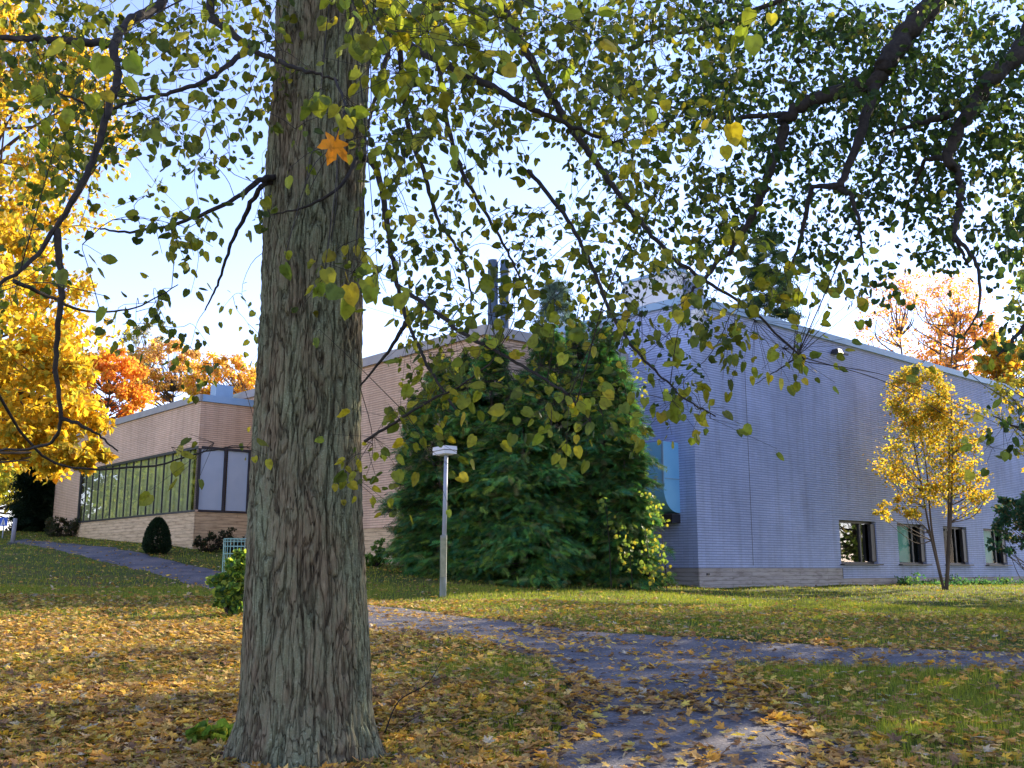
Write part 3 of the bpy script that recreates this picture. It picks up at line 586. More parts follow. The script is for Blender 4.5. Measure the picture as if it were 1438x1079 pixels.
# trees the left ribbon window mirrors, beyond the left edge
for k, (x, y, cols, lab) in enumerate(((-31, 47, [(.3, .34, .05), (.2, .28, .05)], 'yellow-green park tree nearest beyond the left edge'), (-38, 55, [(.14, .22, .05), (.25, .3, .06)], 'green park tree beyond the left edge'),
        (-36, 63, YEL[2:4], 'olive park tree beyond the left edge'), (-46, 52, YEL, 'golden park tree beyond the left edge'), (-50, 68, [(.14, .22, .05), (.3, .3, .06)], 'farthest green park tree beyond the left edge'))):
    bb = onG(x, y); leaf_tree('unseen_park_tree', lab, 'tree', bb, .3, [(bb+[0, 0, 6], (5.5, 5.5, 6), 70, 110)], cols, None, .42, group='park trees beyond the left edge')
GN = [(.1, .16, .04), (.2, .22, .05)]  # unseen trees added to shade the near ground and darken the window reflections
for k, (x, y, r_, zc_, rz_, cols, lab) in enumerate(((23.5, 36, 4.3, 9, 7, YEL, 'tall yellow tree added unseen before the right wall beyond the right edge'), (18.5, 28, 4, 10, 8, GN, 'tall green tree added for shade on the right lawn beyond the right edge'),
        (15.5, 20.5, 4.2, 8, 5.5, GN, 'broad green tree added for shade nearest on the right lawn beyond the right edge'), (30, 31, 5, 10, 8, YEL, 'yellow tree added far out beyond the right edge'), (24, 22, 4.5, 9, 6, YEL[2:], 'olive tree added beyond the right edge'), (43, 43, 5, 6, 6, GN, 'green tree added far right before the wall beyond the right edge'))):
    bb = onG(x, y); leaf_tree('unseen_park_tree', lab, 'tree', bb, .28, [(bb+[0, 0, zc_], (r_, r_, rz_), 80, 60)], cols, None, .28, group='unseen trees added beyond the right edge')

# ------------------------------------------------------------------ shrubs and small plants
def bush(name, label, cat, base, blobs, cols, size, tmpl=(kite_v, kite_f), wts=None, group=None, mat_=None, lump=.3, stem=.012):
    base = np.array(base); t = empty(name, base, label, cat, group); P_ = []; Cc = []
    for (c, r, nl, per) in blobs:
        p, lc, _ = crown_pts(base+np.array(c), r, nl, per, lump, .3); P_.append(p); Cc.append(lc)
    p = np.vstack(P_); p[:, 2] = np.maximum(p[:, 2], H(p[:, 0], p[:, 1])+.02); n = len(p)
    scatter('foliage', tmpl[0], tmpl[1], p, frames(rnd_dirs(n)+[0, 0, .2], rnd_dirs(n)+[0, 0, .7]), size*(.6+.7*rng.random(n)), palette(n, cols, wts), mat_ or M['far_leaf'], t)
    m = MB()
    for c in np.vstack(Cc)[:40]: m.tube(crom([base-[0, 0, .05], (base+c)/2+rng.normal(size=3)*.05, c], 3), (stem, stem*.4), 4, False)
    m.build('stem', M['twig'], t, True); return t
# clipped dark cone by the left plinth
tb = gbase(218, 34.5); tb = onG(tb[0], 34.5); hgt = P(218, 727, 34.5)[2]-tb[2]
t = empty('clipped_evergreen', tb, 'dark clipped cone-shaped evergreen before the ribbon windows', 'shrub')
n = 9000; hz = rng.random(n); a = rng.random(n)*6.283; prof = .44*np.minimum(1, (hz+.12)*3.2)**.5*(1-np.clip(hz, 0, 1)**2.3)**.62
rr = prof*(.85+.18*rng.random(n)); out = np.stack([np.cos(a), np.sin(a), .5+rng.normal(size=n)*.3], 1)
p = tb+np.stack([np.cos(a)*rr, np.sin(a)*rr, hz*hgt*.98], 1)
scatter('foliage', kite_v, kite_f, p, frames(out+rng.normal(size=(n, 3))*.4, rnd_dirs(n)), .07*(.6+.7*rng.random(n)), palette(n, [(.012, .03, .014), (.02, .045, .018)]), M['needle'], t)
m = MB(); m.tube([tb-[0, 0, .2], tb+[0, 0, hgt*.9]], (.05, .02), 6); m.build('trunk', M['far_bark'], t)
b_ = gbase(290, 35.5); bush('shrub', 'low dark twiggy shrub at the concrete corner, behind the wire cage', 'shrub', b_, [((0, 0, .3), (.5, .35, .42), 22, 40), ((.7, .2, .4), (.5, .35, .45), 22, 40), ((1.3, .4, .3), (.4, .3, .4), 14, 40)], [(.02, .035, .015), (.04, .05, .02), (.06, .04, .025)], .09)
b_ = gbase(86, 46.5); bush('shrub', 'low brownish green shrub at the far left end of the low building', 'shrub', b_, [((0, 0, .35), (1., .5, .5), 36, 40), ((-.5, 0, .5), (.5, .4, .5), 14, 30)], [(.05, .06, .03), (.09, .07, .04), (.04, .055, .02)], .12)
b_ = G(322, 866); bush('shrub', 'sunny green leafy shrub growing against the left side of the big trunk', 'shrub', b_, [((0, 0, .42), (.34, .3, .3), 26, 60), ((.16, 0, .78), (.25, .25, .3), 20, 50), ((.1, .05, .25), (.25, .25, .2), 12, 40)],
    [(.06, .16, .03), (.16, .28, .04), (.35, .42, .06), (.04, .1, .04)], .075, (heart_v, heart_f), None, None, M['leaf'])
b_ = gbase(527, 30.2); bush('shrub', 'small bright green bush at the foot of the pinkish wall', 'shrub', b_, [((0, 0, .25), (.4, .25, .25), 16, 40), ((.1, 0, .5), (.22, .15, .3), 8, 30)], [(.06, .15, .03), (.14, .24, .05)], .1)
# climbing creeper on the conifers
t = empty('climbing_vine', gbase(915, 25.2), 'yellow-green vine tumbling down the right foot of the conifers', 'vine'); pp = []
for (a, b__, a2, b2) in ((838, 690, 862, 740), (862, 740, 900, 770), (905, 740, 925, 818), (925, 745, 935, 815), (905, 690, 930, 730), (890, 470, 905, 560), (870, 760, 880, 800), (885, 780, 930, 820)):
    k = rng.random(22 if a < 880 else 36)[:, None]; q = np.array([P(a+(a2-a)*x+rng.normal()*5, b__+(b2-b__)*x+rng.normal()*5, 24.5+rng.normal()*.12+(1.2 if b__ < 600 else 0)) for x in k[:, 0]]); pp.append(q)
pp = np.vstack(pp); n = len(pp); scatter('foliage', heart_v, heart_f, pp, frames(rnd_dirs(n)+[0, 0, -1], rnd_dirs(n)+[0, -1.2, 0]), .095*(.6+.7*rng.random(n)), palette(n, [(.2, .28, .05), (.13, .22, .04), (.34, .3, .04)]), M['leaf'], t)
m = MB()
for (a, b__) in ((905, 742), (928, 745), (880, 770), (850, 700)): m.tube(crom([gbase(a+8, 25.0), P(a+5, (b__+810)/2, 24.9), P(a, b__, 24.8)], 5), (.015, .008), 4)
m.build('stem', M['twig'], t)
# low plants along the right plinth
pp = []; 
for k in range(60):
    s = 10.5+rng.random()*16; q = C0+U*s-Vd*(.35+.35*rng.random()); pp.append((*q,))
pp = np.array(pp); n = 60*45; ii = rng.integers(0, 60, n); q = pp[ii]+rng.normal(size=(n, 2))*.13; z = H(q[:, 0], q[:, 1])+rng.random(n)*(.08+.35*rng.random(60)[ii]**2)
t = scatter('ground_cover', kite_v, kite_f, np.column_stack([q, z]), frames(rnd_dirs(n)+[0, 0, .6], rnd_dirs(n)+[0, 0, .5]), .1*(.6+.7*rng.random(n)), palette(n, [(.03, .1, .05), (.05, .14, .05), (.1, .16, .05)]), M['far_leaf'])
tag(t, 'green weeds growing along the foot of the right wall', 'weeds', kind='stuff')

# ------------------------------------------------------------------ street furniture
lp = G(622, 838); sc_ = lp[1]/21
t = empty('lamp_post', lp, 'slim weathered lamp post with a flat box head standing before the conifers', 'lamp post')
gz = lp[2]; zc = P(622, 752, lp[1])[2]; zt = P(622, 640, lp[1])[2]; dx = np.array([.0, 0, 0])
m = MB(); m.box((*lp[:2], (gz+zc)/2-.1), (.13, .13, zc-gz+.2)); f_ = m.build('foot', noisy('mossy_painted_steel', (.16, .18, .13), (.3, .32, .3), 6, .7, (1, 1, .3)), t)
m = MB(); m.box((lp[0], lp[1]-.075, zc-.45), (.1, .02, .8)); m.build('hatch', noisy('lichen_plate', (.2, .21, .13), (.3, .3, .2), 9, .8), f_)
m = MB(); m.tube([(lp[0]+.01, lp[1], zc-.1), (lp[0]+.03, lp[1], zt)], (.048, .042), 14); m.build('pole', M['galv'], t, True)
m = MB(); hd = np.array([lp[0]+.05, lp[1], zt+.11]); hx = np.array([-.55, .83, 0]); hy = np.array([-.83, -.55, 0])
hh = .11; ax = [hx, hy, np.array([0, 0, 1.])]
m.box(hd+hx*.1-[0, 0, .045], (.5, .3, .07), ax); m.box(hd+hx*.1+[0, 0, .045], (.52, .32, .08), ax, .94); hd_ = m.build('lamp_head', M['white_metal'], t)
m = MB(); m.box(hd+hx*.1-[0, 0, .002], (.46, .27, .03), ax); m.build('gasket', M['dark_metal'], hd_)
m = MB(); m.box(hd+hx*.1-[0, 0, .088], (.38, .2, .015), ax); m.build('lens', M['white_metal'], hd_)
# blue pedestrian sign and grey post, far left
sgn = P(5.5, 733, 45); sg = onG(sgn[0], 45.0)
t = empty('road_sign', sg, 'small blue square pedestrian sign on a thin pole at the far left', 'sign')
m = MB(); m.tube([sg-[0, 0, .2], (sg[0], sg[1], sgn[2]+.1)], (.03, .03), 8); m.build('pole', M['galv'], t, True)
m = MB(); m.box((sgn[0], 44.95, sgn[2]), (.37, .02, .38)); pn = m.build('sign_panel', noisy('blue_sign_paint', (.02, .09, .45), (.025, .1, .5), 3, .5, bump=.01), t)
m = MB(); wtr = [(-.1, -.12), (.1, -.12), (0, .14)]; m.add([(sgn[0]+a*1.1, 44.933, sgn[2]+b*1.1) for a, b in wtr], [(0, 1, 2)]); m.build('symbol', M['white_metal'], pn)
m = MB(); m.box((sgn[0], 44.93, sgn[2]+.0), (.035, .004, .1)); m.box((sgn[0], 44.93, sgn[2]+.075), (.035, .004, .035))
m.box((sgn[0]-.025, 44.93, sgn[2]-.08), (.022, .004, .09), [np.array([.9, 0, .35]), np.array([0, 1., 0]), np.array([-.35, 0, .9])]); m.box((sgn[0]+.025, 44.93, sgn[2]-.08), (.022, .004, .09), [np.array([.9, 0, -.35]), np.array([0, 1., 0]), np.array([.35, 0, .9])])
m.build('walking_figure', M['dark_metal'], pn)
gp = gbase(14, 40); zt = P(14, 728, 40)[2]
t = empty('bollard', gp, 'plain grey post beside the blue sign at the top of the path', 'post')
m = MB(); m.tube([gp-[0, 0, .2], (gp[0]+.03, gp[1], zt)], (.09, .075), 12); m.build('shaft', M['concrete'] if 0 else noisy('grey_post_paint', (.2, .2, .22), (.28, .28, .3), 5, .7), t, True)
m = MB(); m.tube([gp-[0, 0, .1], gp+[0, 0, .08]], (.24, .16), 12); m.build('base', M['roofing'], t, True)
# green wire cage with a stake
cb = gbase(332, 24.5); zt = P(332, 757, 24.5)[2]; rad_ = .33
t = empty('wire_cage', cb, 'round pale green wire plant guard with a wooden stake behind the leafy shrub', 'plant guard')
m = MB(); th = np.linspace(0, 2*math.pi, 25)
for zz in np.linspace(cb[2]+.05, zt, 7): m.tube([(cb[0]+rad_*math.cos(a), cb[1]+rad_*math.sin(a), zz) for a in th], (.007, .007), 4, False)
m.tube([(cb[0]+rad_*math.cos(a), cb[1]+rad_*math.sin(a), zt-.06) for a in th], (.006, .006), 4, False)
for a in th[:-1:1]: m.tube([(cb[0]+rad_*math.cos(a), cb[1]+rad_*math.sin(a), z) for z in (cb[2]-.05, zt)], (.006, .006), 4)
m.build('mesh', noisy('pale_green_coated_wire', (.3, .5, .42), (.36, .58, .48), 4, .5), t)
m = MB(); m.box((cb[0]+.2, cb[1]-.05, (cb[2]+zt)/2), (.04, .04, zt-cb[2]+.2)); m.build('stake', M['wood'], t)

# ------------------------------------------------------------------ foreground linden
TD = 6.6
prof = [(1150, 280, 590), (1110, 300, 562), (1079, 318, 545), (1050, 327, 534), (1015, 335, 525), (980, 339, 521), (900, 343, 517), (800, 347, 512), (700, 352, 507), (600, 358, 505), (500, 365, 506), (400, 370, 508), (300, 373, 511), (200, 378, 513), (100, 387, 517), (0, 389, 526), (-150, 393, 535), (-400, 405, 545), (-900, 425, 550)]
zz = []; cx = []; rd = []
for (py, a, b_) in prof:
    q = P((a+b_)/2, py, TD); fw = TD*math.cos(PITCH)+(q[2]-EYE)*math.sin(PITCH); zz.append(q[2]); cx.append(q[0]); rd.append((b_-a)/2*fw/F)
zz, cx, rd = map(np.array, (zz, cx, rd))
cx = cx; NA, NZ = 420, 900
zs = np.concatenate([np.linspace(zz[0], 4.9+EYE, NZ-60), np.linspace(4.95+EYE, zz[-1], 60)])
th = np.arange(NA)*2*math.pi/NA
Vt = np.zeros((NZ, NA, 3)); attr = np.zeros((NZ, NA))
wv_ = lambda a, b, z: noise.noise(Vector((a*3, b*3, z*2.5+21)))*1.6
for a in range(NZ):
    z = zs[a]; c = np.interp(z, zz, cx); r = np.interp(z, zz, rd); low = max(0, 1-(z-.05)/.8)
    for k in range(NA):
        t_ = th[k]; ct, st = math.cos(t_), math.sin(t_)
        n1 = noise.noise(Vector((ct*6.5+wv_(ct, st, z), st*6.5, z*1.3))); wv = noise.noise(Vector((ct*2.2, st*2.2, z*1.3+7)))*.6
        n2 = noise.noise(Vector((ct*17+wv*4, st*17, z*3.6+wv)))
        n3 = noise.noise(Vector((ct*32, st*32, z*16+3)))
        ridge = -abs(n2)*1.0
        fur = max(0, .22-abs(n1+.15*n3))/.22
        fl = .1*low**1.6*max(-.4, math.cos(5*t_+.8+.5*math.sin(t_*2)))+.05*low**2
        d = .015*(ridge+.3)-.02*fur**1.5+.009*n3+.03*wv*.5+fl
        attr[a, k] = fur
        rr = r*(1+.03*math.sin(2*t_+z*.4))+d-.01
        Vt[a, k] = (c+rr*ct, TD+rr*st, z)
i = (np.arange(NZ-1)[:, None]*NA+np.arange(NA)[None, :]); i2 = (np.arange(NZ-1)[:, None]*NA+((np.arange(NA)+1) % NA)[None, :])
lp_ = np.stack([i, i2, i2+NA, i+NA], 2).reshape(-1)
mb_, N, L, b = mat('furrowed_linden_bark', .9, .15)
tc = N.new('ShaderNodeTexCoord'); mpn = N.new('ShaderNodeMapping'); mpn.inputs['Scale'].default_value = (1.3, 1.3, .26); L.new(tc.outputs['Object'], mpn.inputs[0])
nf = N.new('ShaderNodeTexNoise'); nf.inputs['Scale'].default_value = 42; nf.inputs['Detail'].default_value = 8; nf.inputs['Roughness'].default_value = .65; L.new(mpn.outputs[0], nf.inputs['Vector'])
rf = ramp(N, [(.28, (.045, .032, .02)), (.4, (.13, .098, .06)), (.6, (.21, .17, .105)), (.75, (.3, .25, .16))]); L.new(nf.outputs[0], rf.inputs[0])
nl_ = N.new('ShaderNodeTexNoise'); nl_.inputs['Scale'].default_value = 2.3; nl_.inputs['Detail'].default_value = 9; nl_.inputs['Roughness'].default_value = .72
mp2 = N.new('ShaderNodeMapping'); mp2.inputs['Scale'].default_value = (1.6, 1.6, .6); L.new(tc.outputs['Object'], mp2.inputs[0]); L.new(mp2.outputs[0], nl_.inputs['Vector'])
rl = ramp(N, [(.41, (0, 0, 0)), (.6, (.8, .8, .8))]); L.new(nl_.outputs[0], rl.inputs[0])
nq = N.new('ShaderNodeTexNoise'); nq.inputs['Scale'].default_value = 90; nq.inputs['Detail'].default_value = 4; L.new(tc.outputs['Object'], nq.inputs['Vector'])
rq = ramp(N, [(.35, (.14, .16, .09)), (.6, (.21, .235, .14)), (.72, (.31, .36, .25))]); L.new(nq.outputs[0], rq.inputs[0])
ml = N.new('ShaderNodeMix'); ml.data_type = 'RGBA'; L.new(rl.outputs[0], ml.inputs[0]); L.new(rf.outputs[0], ml.inputs[6]); L.new(rq.outputs[0], ml.inputs[7])
mv = N.new('ShaderNodeMapping'); mv.inputs['Scale'].default_value = (1, 1, .12); L.new(tc.outputs['Object'], mv.inputs[0])
nwp = N.new('ShaderNodeTexNoise'); nwp.inputs['Scale'].default_value = 9; nwp.inputs['Detail'].default_value = 4; L.new(mv.outputs[0], nwp.inputs['Vector'])
va = N.new('ShaderNodeMix'); va.data_type = 'RGBA'; va.blend_type = 'ADD'; va.inputs[0].default_value = .16; L.new(mv.outputs[0], va.inputs[6]); L.new(nwp.outputs[1], va.inputs[7])
vo = N.new('ShaderNodeTexVoronoi'); vo.feature = 'DISTANCE_TO_EDGE'; vo.inputs['Scale'].default_value = 21; L.new(va.outputs[2], vo.inputs['Vector'])
rv = ramp(N, [(0, (.3, .27, .24)), (.03, (.62, .6, .57)), (.08, (1, 1, 1))]); L.new(vo.outputs['Distance'], rv.inputs[0])
mvx = N.new('ShaderNodeMix'); mvx.data_type = 'RGBA'; mvx.blend_type = 'MULTIPLY'; mvx.inputs[0].default_value = .85; L.new(ml.outputs[2], mvx.inputs[6]); L.new(rv.outputs[0], mvx.inputs[7])
af = N.new('ShaderNodeAttribute'); af.attribute_name = 'tint'
mf = N.new('ShaderNodeMix'); mf.data_type = 'RGBA'; mf.inputs[7].default_value = (.022, .017, .012, 1); L.new(af.outputs['Fac'], mf.inputs[0]); L.new(mvx.outputs[2], mf.inputs[6])
L.new(mf.outputs[2], b.inputs['Base Color'])
bpv = N.new('ShaderNodeBump'); bpv.inputs['Strength'].default_value = .8; bpv.inputs['Distance'].default_value = .015; L.new(rv.outputs[0], bpv.inputs['Height'])
bp = N.new('ShaderNodeBump'); bp.inputs['Strength'].default_value = .65; bp.inputs['Distance'].default_value = .015; L.new(nf.outputs[0], bp.inputs['Height']); L.new(bpv.outputs[0], bp.inputs['Normal'])
bp2 = N.new('ShaderNodeBump'); bp2.inputs['Strength'].default_value = .5; bp2.inputs['Distance'].default_value = .008; L.new(nq.outputs[0], bp2.inputs['Height']); L.new(bp.outputs[0], bp2.inputs['Normal']); L.new(bp2.outputs[0], b.inputs['Normal'])
tbase = onG(float(np.interp(.5, zz, cx)), TD)
lin = empty('linden_tree', tbase, 'huge furrowed linden trunk in the left foreground with leafy drooping boughs', 'tree')
build_np('trunk', Vt.reshape(-1, 3), np.full(len(lp_)//4, 4), lp_, mb_, lin, np.repeat((attr.reshape(-1, 1)**1.8)*.6, 3, 1), True)

rbase = onG(7.2, 9.5)
lin2 = empty('linden_tree', rbase, 'linden whose thick dark boughs and dense green leaves fill the upper right', 'tree')
m = MB(); k = crom([rbase-[0, 0, .3], rbase+[.05, 0, 2.5], rbase+[-.1, .1, 5.5], rbase+[-.3, .2, 9], rbase+[-.2, .3, 13]], 8); m.tube(k, np.linspace(.42, .12, len(k)), 16); m.build('trunk', M['far_bark'], lin2, True)
TT = lambda py: (455, py, 6.6)
RT = tuple(rbase)
limbs1 = [
 ([(440, -500, 6.6), (330, -200, 5.8), (232, -10, 5.0), (185, 28, 4.7), (160, 60, 4.5), (165, 95, 4.4), (158, 135, 4.3), (138, 200, 4.2), (118, 250, 4.1), (80, 320, 4.0), (40, 370, 3.9), (-5, 402, 3.8), (-60, 440, 3.7)], .028, .005),
 ([(150, 62, 4.5), (70, 57, 4.2), (0, 53, 4.0), (-90, 60, 3.8)], .014, .008),
 ([(430, -300, 6.6), (330, -90, 6.1), (295, 12, 5.8), (325, 45, 5.6), (352, 68, 5.5), (400, 90, 5.4), (440, 103, 5.3), (475, 113, 5.3)], .03, .006),
 ([(350, 68, 5.5), (320, 92, 5.3), (285, 115, 5.2), (240, 130, 5.1), (190, 142, 5.0), (145, 152, 4.9), (80, 130, 4.8)], .013, .005),
 ([(400, 248, 6.5), (365, 253, 6.2), (330, 280, 6.0), (260, 310, 5.8), (190, 325, 5.6), (140, 322, 5.5)], .018, .005),
 ([(395, 255, 6.5), (366, 262, 6.3), (343, 305, 6.4), (322, 350, 6.5), (305, 400, 6.6), (288, 436, 6.7)], .018, .005),
 ([(505, 215, 6.3), (478, 262, 6.05), (430, 290, 6.0), (383, 302, 6.05)], .012, .004),
 ([(80, 322, 4.0), (86, 400, 4.0), (84, 440, 4.0), (78, 510, 4.05), (85, 590, 4.1), (64, 626, 4.2), (0, 633, 4.3)], .011, .005),
 ([(85, 588, 4.1), (115, 598, 4.1), (140, 612, 4.15), (166, 634, 4.2)], .006, .003),
 ([(20, 395, 3.9), (60, 412, 4.2), (120, 437, 4.6), (190, 432, 5.2), (250, 400, 5.6)], .007, .003),
 ([(470, -150, 6.6), (500, -20, 6.1), (560, 52, 5.6), (640, 97, 5.2), (690, 122, 5.1), (740, 150, 5.0), (795, 174, 5.0), (862, 201, 5.0)], .026, .009),
 ([(480, -350, 6.6), (620, -120, 6.2), (700, 0, 6.0), (735, 65, 5.9), (770, 130, 5.9), (805, 185, 5.8), (842, 235, 5.7), (865, 268, 5.6), (900, 312, 5.5), (940, 358, 5.3), (1000, 400, 5.2), (1060, 440, 5.1), (1130, 505, 5.0)], .03, .005),
 ([(480, -80, 6.6), (550, 15, 6.1), (545, 70, 5.9), (532, 120, 5.8), (520, 165, 5.8), (512, 196, 5.8)], .022, .006),
 ([(560, 60, 5.9), (572, 170, 6.2), (598, 250, 6.2), (615, 310, 6.2), (640, 345, 6.1), (657, 385, 6.0), (662, 430, 6.0)], .015, .005),
 ([(485, 215, 6.6), (518, 225, 6.5), (535, 258, 6.4), (546, 330, 6.3), (556, 390, 6.2), (572, 450, 6.0), (600, 512, 5.8), (640, 575, 5.6)], .022, .006),
 ([(570, 452, 6.0), (545, 495, 6.1), (505, 542, 6.2)], .011, .006),
 ([(600, -60, 6.2), (612, 60, 6.1), (632, 190, 6.1), (656, 256, 6.0), (690, 312, 5.9), (716, 362, 5.8), (742, 412, 5.7)], .017, .005),
 ([(557, 400, 6.1), (600, 430, 5.4), (653, 470, 4.9), (700, 495, 4.7), (760, 530, 4.5), (805, 562, 4.4), (835, 600, 4.4)], .011, .004),
 ([(742, 240, 5.9), (790, 300, 5.5), (827, 364, 5.2), (856, 436, 5.0), (890, 489, 4.8), (925, 525, 4.7), (962, 560, 4.6), (1005, 585, 4.6)], .011, .003),
 ([(512, 620, 5.0), (560, 590, 4.9), (600, 565, 4.9), (650, 540, 4.9), (700, 500, 4.75)], .004, .004),
 ([(-60, 440, 3.7), (60, 640, 4.6), (200, 655, 4.8), (300, 632, 4.9), (352, 628, 5.0)], .004, .003),
 ([(470, 110, 5.3), (485, 150, 4.6), (475, 185, 4.4), (470, 205, 4.3)], .005, .003),
 ([(550, 60, 5.6), (540, 20, 4.5), (520, -40, 4.0), (470, -60, 3.6)], .01, .006),
 ([(420, -160, 6.6), (250, -140, 6.5), (80, -130, 6.3), (-150, -60, 6.0)], .06, .02), ([(500, -160, 6.6), (620, -170, 6.0), (800, -150, 5.5), (950, -60, 5.0)], .05, .015)]
RQ = lambda dz: tuple(rbase+np.array([-.1, .1, dz]))
limbs2 = [
 (['w', RQ(7.3), (1500, -190, 8.2), (1400, -90, 8.0), (1318, -2, 7.9), (1272, 48, 7.8), (1245, 86, 7.7), (1230, 114, 7.7), (1170, 130, 7.7), (1110, 158, 7.7), (1096, 200, 7.7), (1072, 268, 7.7), (1050, 315, 7.7), (1000, 382, 7.7), (960, 420, 7.6)], .12, .01),
 ([(1231, 113, 7.7), (1217, 160, 7.6), (1200, 212, 7.5), (1181, 262, 7.4), (1196, 275, 7.3), (1207, 322, 7.2), (1213, 372, 7.1)], .045, .006),
 (['w', RQ(5.2), (1500, 10, 7.5), (1438, 68, 7.3), (1400, 102, 7.3), (1370, 142, 7.3), (1345, 186, 7.3), (1331, 222, 7.3), (1347, 250, 7.3), (1346, 300, 7.2), (1340, 330, 7.1), (1360, 370, 7.0)], .085, .01),
 ([(1336, 160, 7.3), (1310, 168, 7.5), (1280, 176, 7.7), (1240, 190, 7.9)], .03, .008),
 ([(1106, 162, 7.7), (1060, 163, 7.9), (1015, 166, 8.1), (940, 150, 8.4), (860, 130, 8.6)], .02, .007),
 ([(1140, 262, 7.9), (1125, 330, 7.8), (1112, 380, 7.7), (1105, 440, 7.6)], .018, .005), ([(1181, 262, 7.4), (1140, 262, 7.9)], .02, .016),
 ([(1331, 222, 7.3), (1300, 226, 7.6), (1285, 260, 7.8), (1270, 300, 8)], .02, .006),
 ([(1340, 330, 7.1), (1370, 370, 6.8), (1375, 430, 6.6), (1355, 470, 6.5)], .012, .005),
 ([(1120, 500, 5.2), (1100, 515, 5.6), (1060, 540, 5.6)], .004, .002),
 (['w', RQ(6.3), (1560, -60, 8.5), (1440, -120, 9.0), (1250, -60, 9.5), (1050, 20, 9.5), (900, 60, 9.4)], .07, .012),
 (['w', RQ(8.0), (1700, -500, 10), (1500, -450, 11), (1200, -350, 11), (900, -250, 10.5)], .08, .02),
 (['w', RQ(4.0), (1640, 150, 8.5), (1560, 300, 7.8), (1480, 400, 7.2), (1430, 470, 6.9), (1400, 500, 6.8)], .05, .006),
 (['w', RQ(3.4), (1600, 430, 8.3), (1510, 560, 7.6), (1440, 600, 7.2), (1395, 585, 7.0)], .03, .004)]
def mk_limbs(limbs, parent):
    nodes = []
    for (pts, r0, r1) in limbs:
        w_ = []
        for q in pts:
            if q == 'w': continue
            w_.append(np.array(q) if abs(q[0]) < 50 and abs(q[1]) < 50 and q[2] < 20 and pts[0] == 'w' and len(w_) == 0 else P(*q))
        c = crom(w_, 7); L_ = len(c); c[1:-1] += rng.normal(size=(L_-2, 3))*(.002+.08*r0)
        t_ = np.linspace(0, 1, L_); rr = r0*(1-t_)**1.1+r1; m = MB(); m.tube(c, rr, 9 if r0 > .02 else 6); m.build('bough', M['twig'], parent, True)
        nodes.append(np.column_stack([c, rr]))
    return np.vstack(nodes)
nod1 = mk_limbs(limbs1, lin); nod2 = mk_limbs(limbs2, lin2)
DENS = [[.6,.6,.65,.65,.3,.75,.8,.85,.93,.9,.9,.9,.85,.8,.8], [.55,.6,.55,.5,.06,.65,.7,.75,.85,.88,.88,.85,.82,.85,.8], [.35,.45,.4,.4,.08,.5,.5,.5,.72,.82,.8,.8,.85,.85,.8],
 [.3,.3,.4,.35,.04,.4,.3,.4,.6,.75,.72,.75,.78,.8,.72], [.2,.3,.4,.28,.04,.35,.3,.5,.6,.65,.7,.72,.65,.7,.65], [.15,.25,.35,.2,.03,.3,.5,.5,.6,.65,.65,.55,.35,.4,.6],
 [.1,.25,.3,.12,.05,.35,.35,.35,.35,.5,.55,.35,.15,.08,.4], [.03,.08,.2,.12,0,.3,.45,.5,.55,.55,.4,.08,0,.04,.22], [0,0,.03,0,0,.12,.5,.4,.3,.15,.25,0,0,0,.25],
 [0,0,0,0,0,.12,.12,.4,.2,.25,0,0,0,0,.1], [0,0,.0,.06,0,.25,.05,.03,0,.0,0,0,0,0,.12]]
def dens(px, py):
    c = min(max(int(px//100), 0), 14); r = int(py//60)
    if py < 0: return .55
    if r > 10: return 0
    return DENS[r][c]*(1 if px < 1438 else .8)
OLIVE = [(.09, .125, .02), (.14, .17, .02), (.22, .22, .02), (.06, .09, .02), (.3, .26, .02)]
GREEN = [(.035, .075, .02), (.055, .1, .02), (.08, .12, .02), (.03, .06, .02), (.2, .19, .03)]
BRIGHT = [(.28, .31, .03), (.2, .26, .03), (.4, .36, .03), (.45, .34, .02)]
LS = .056
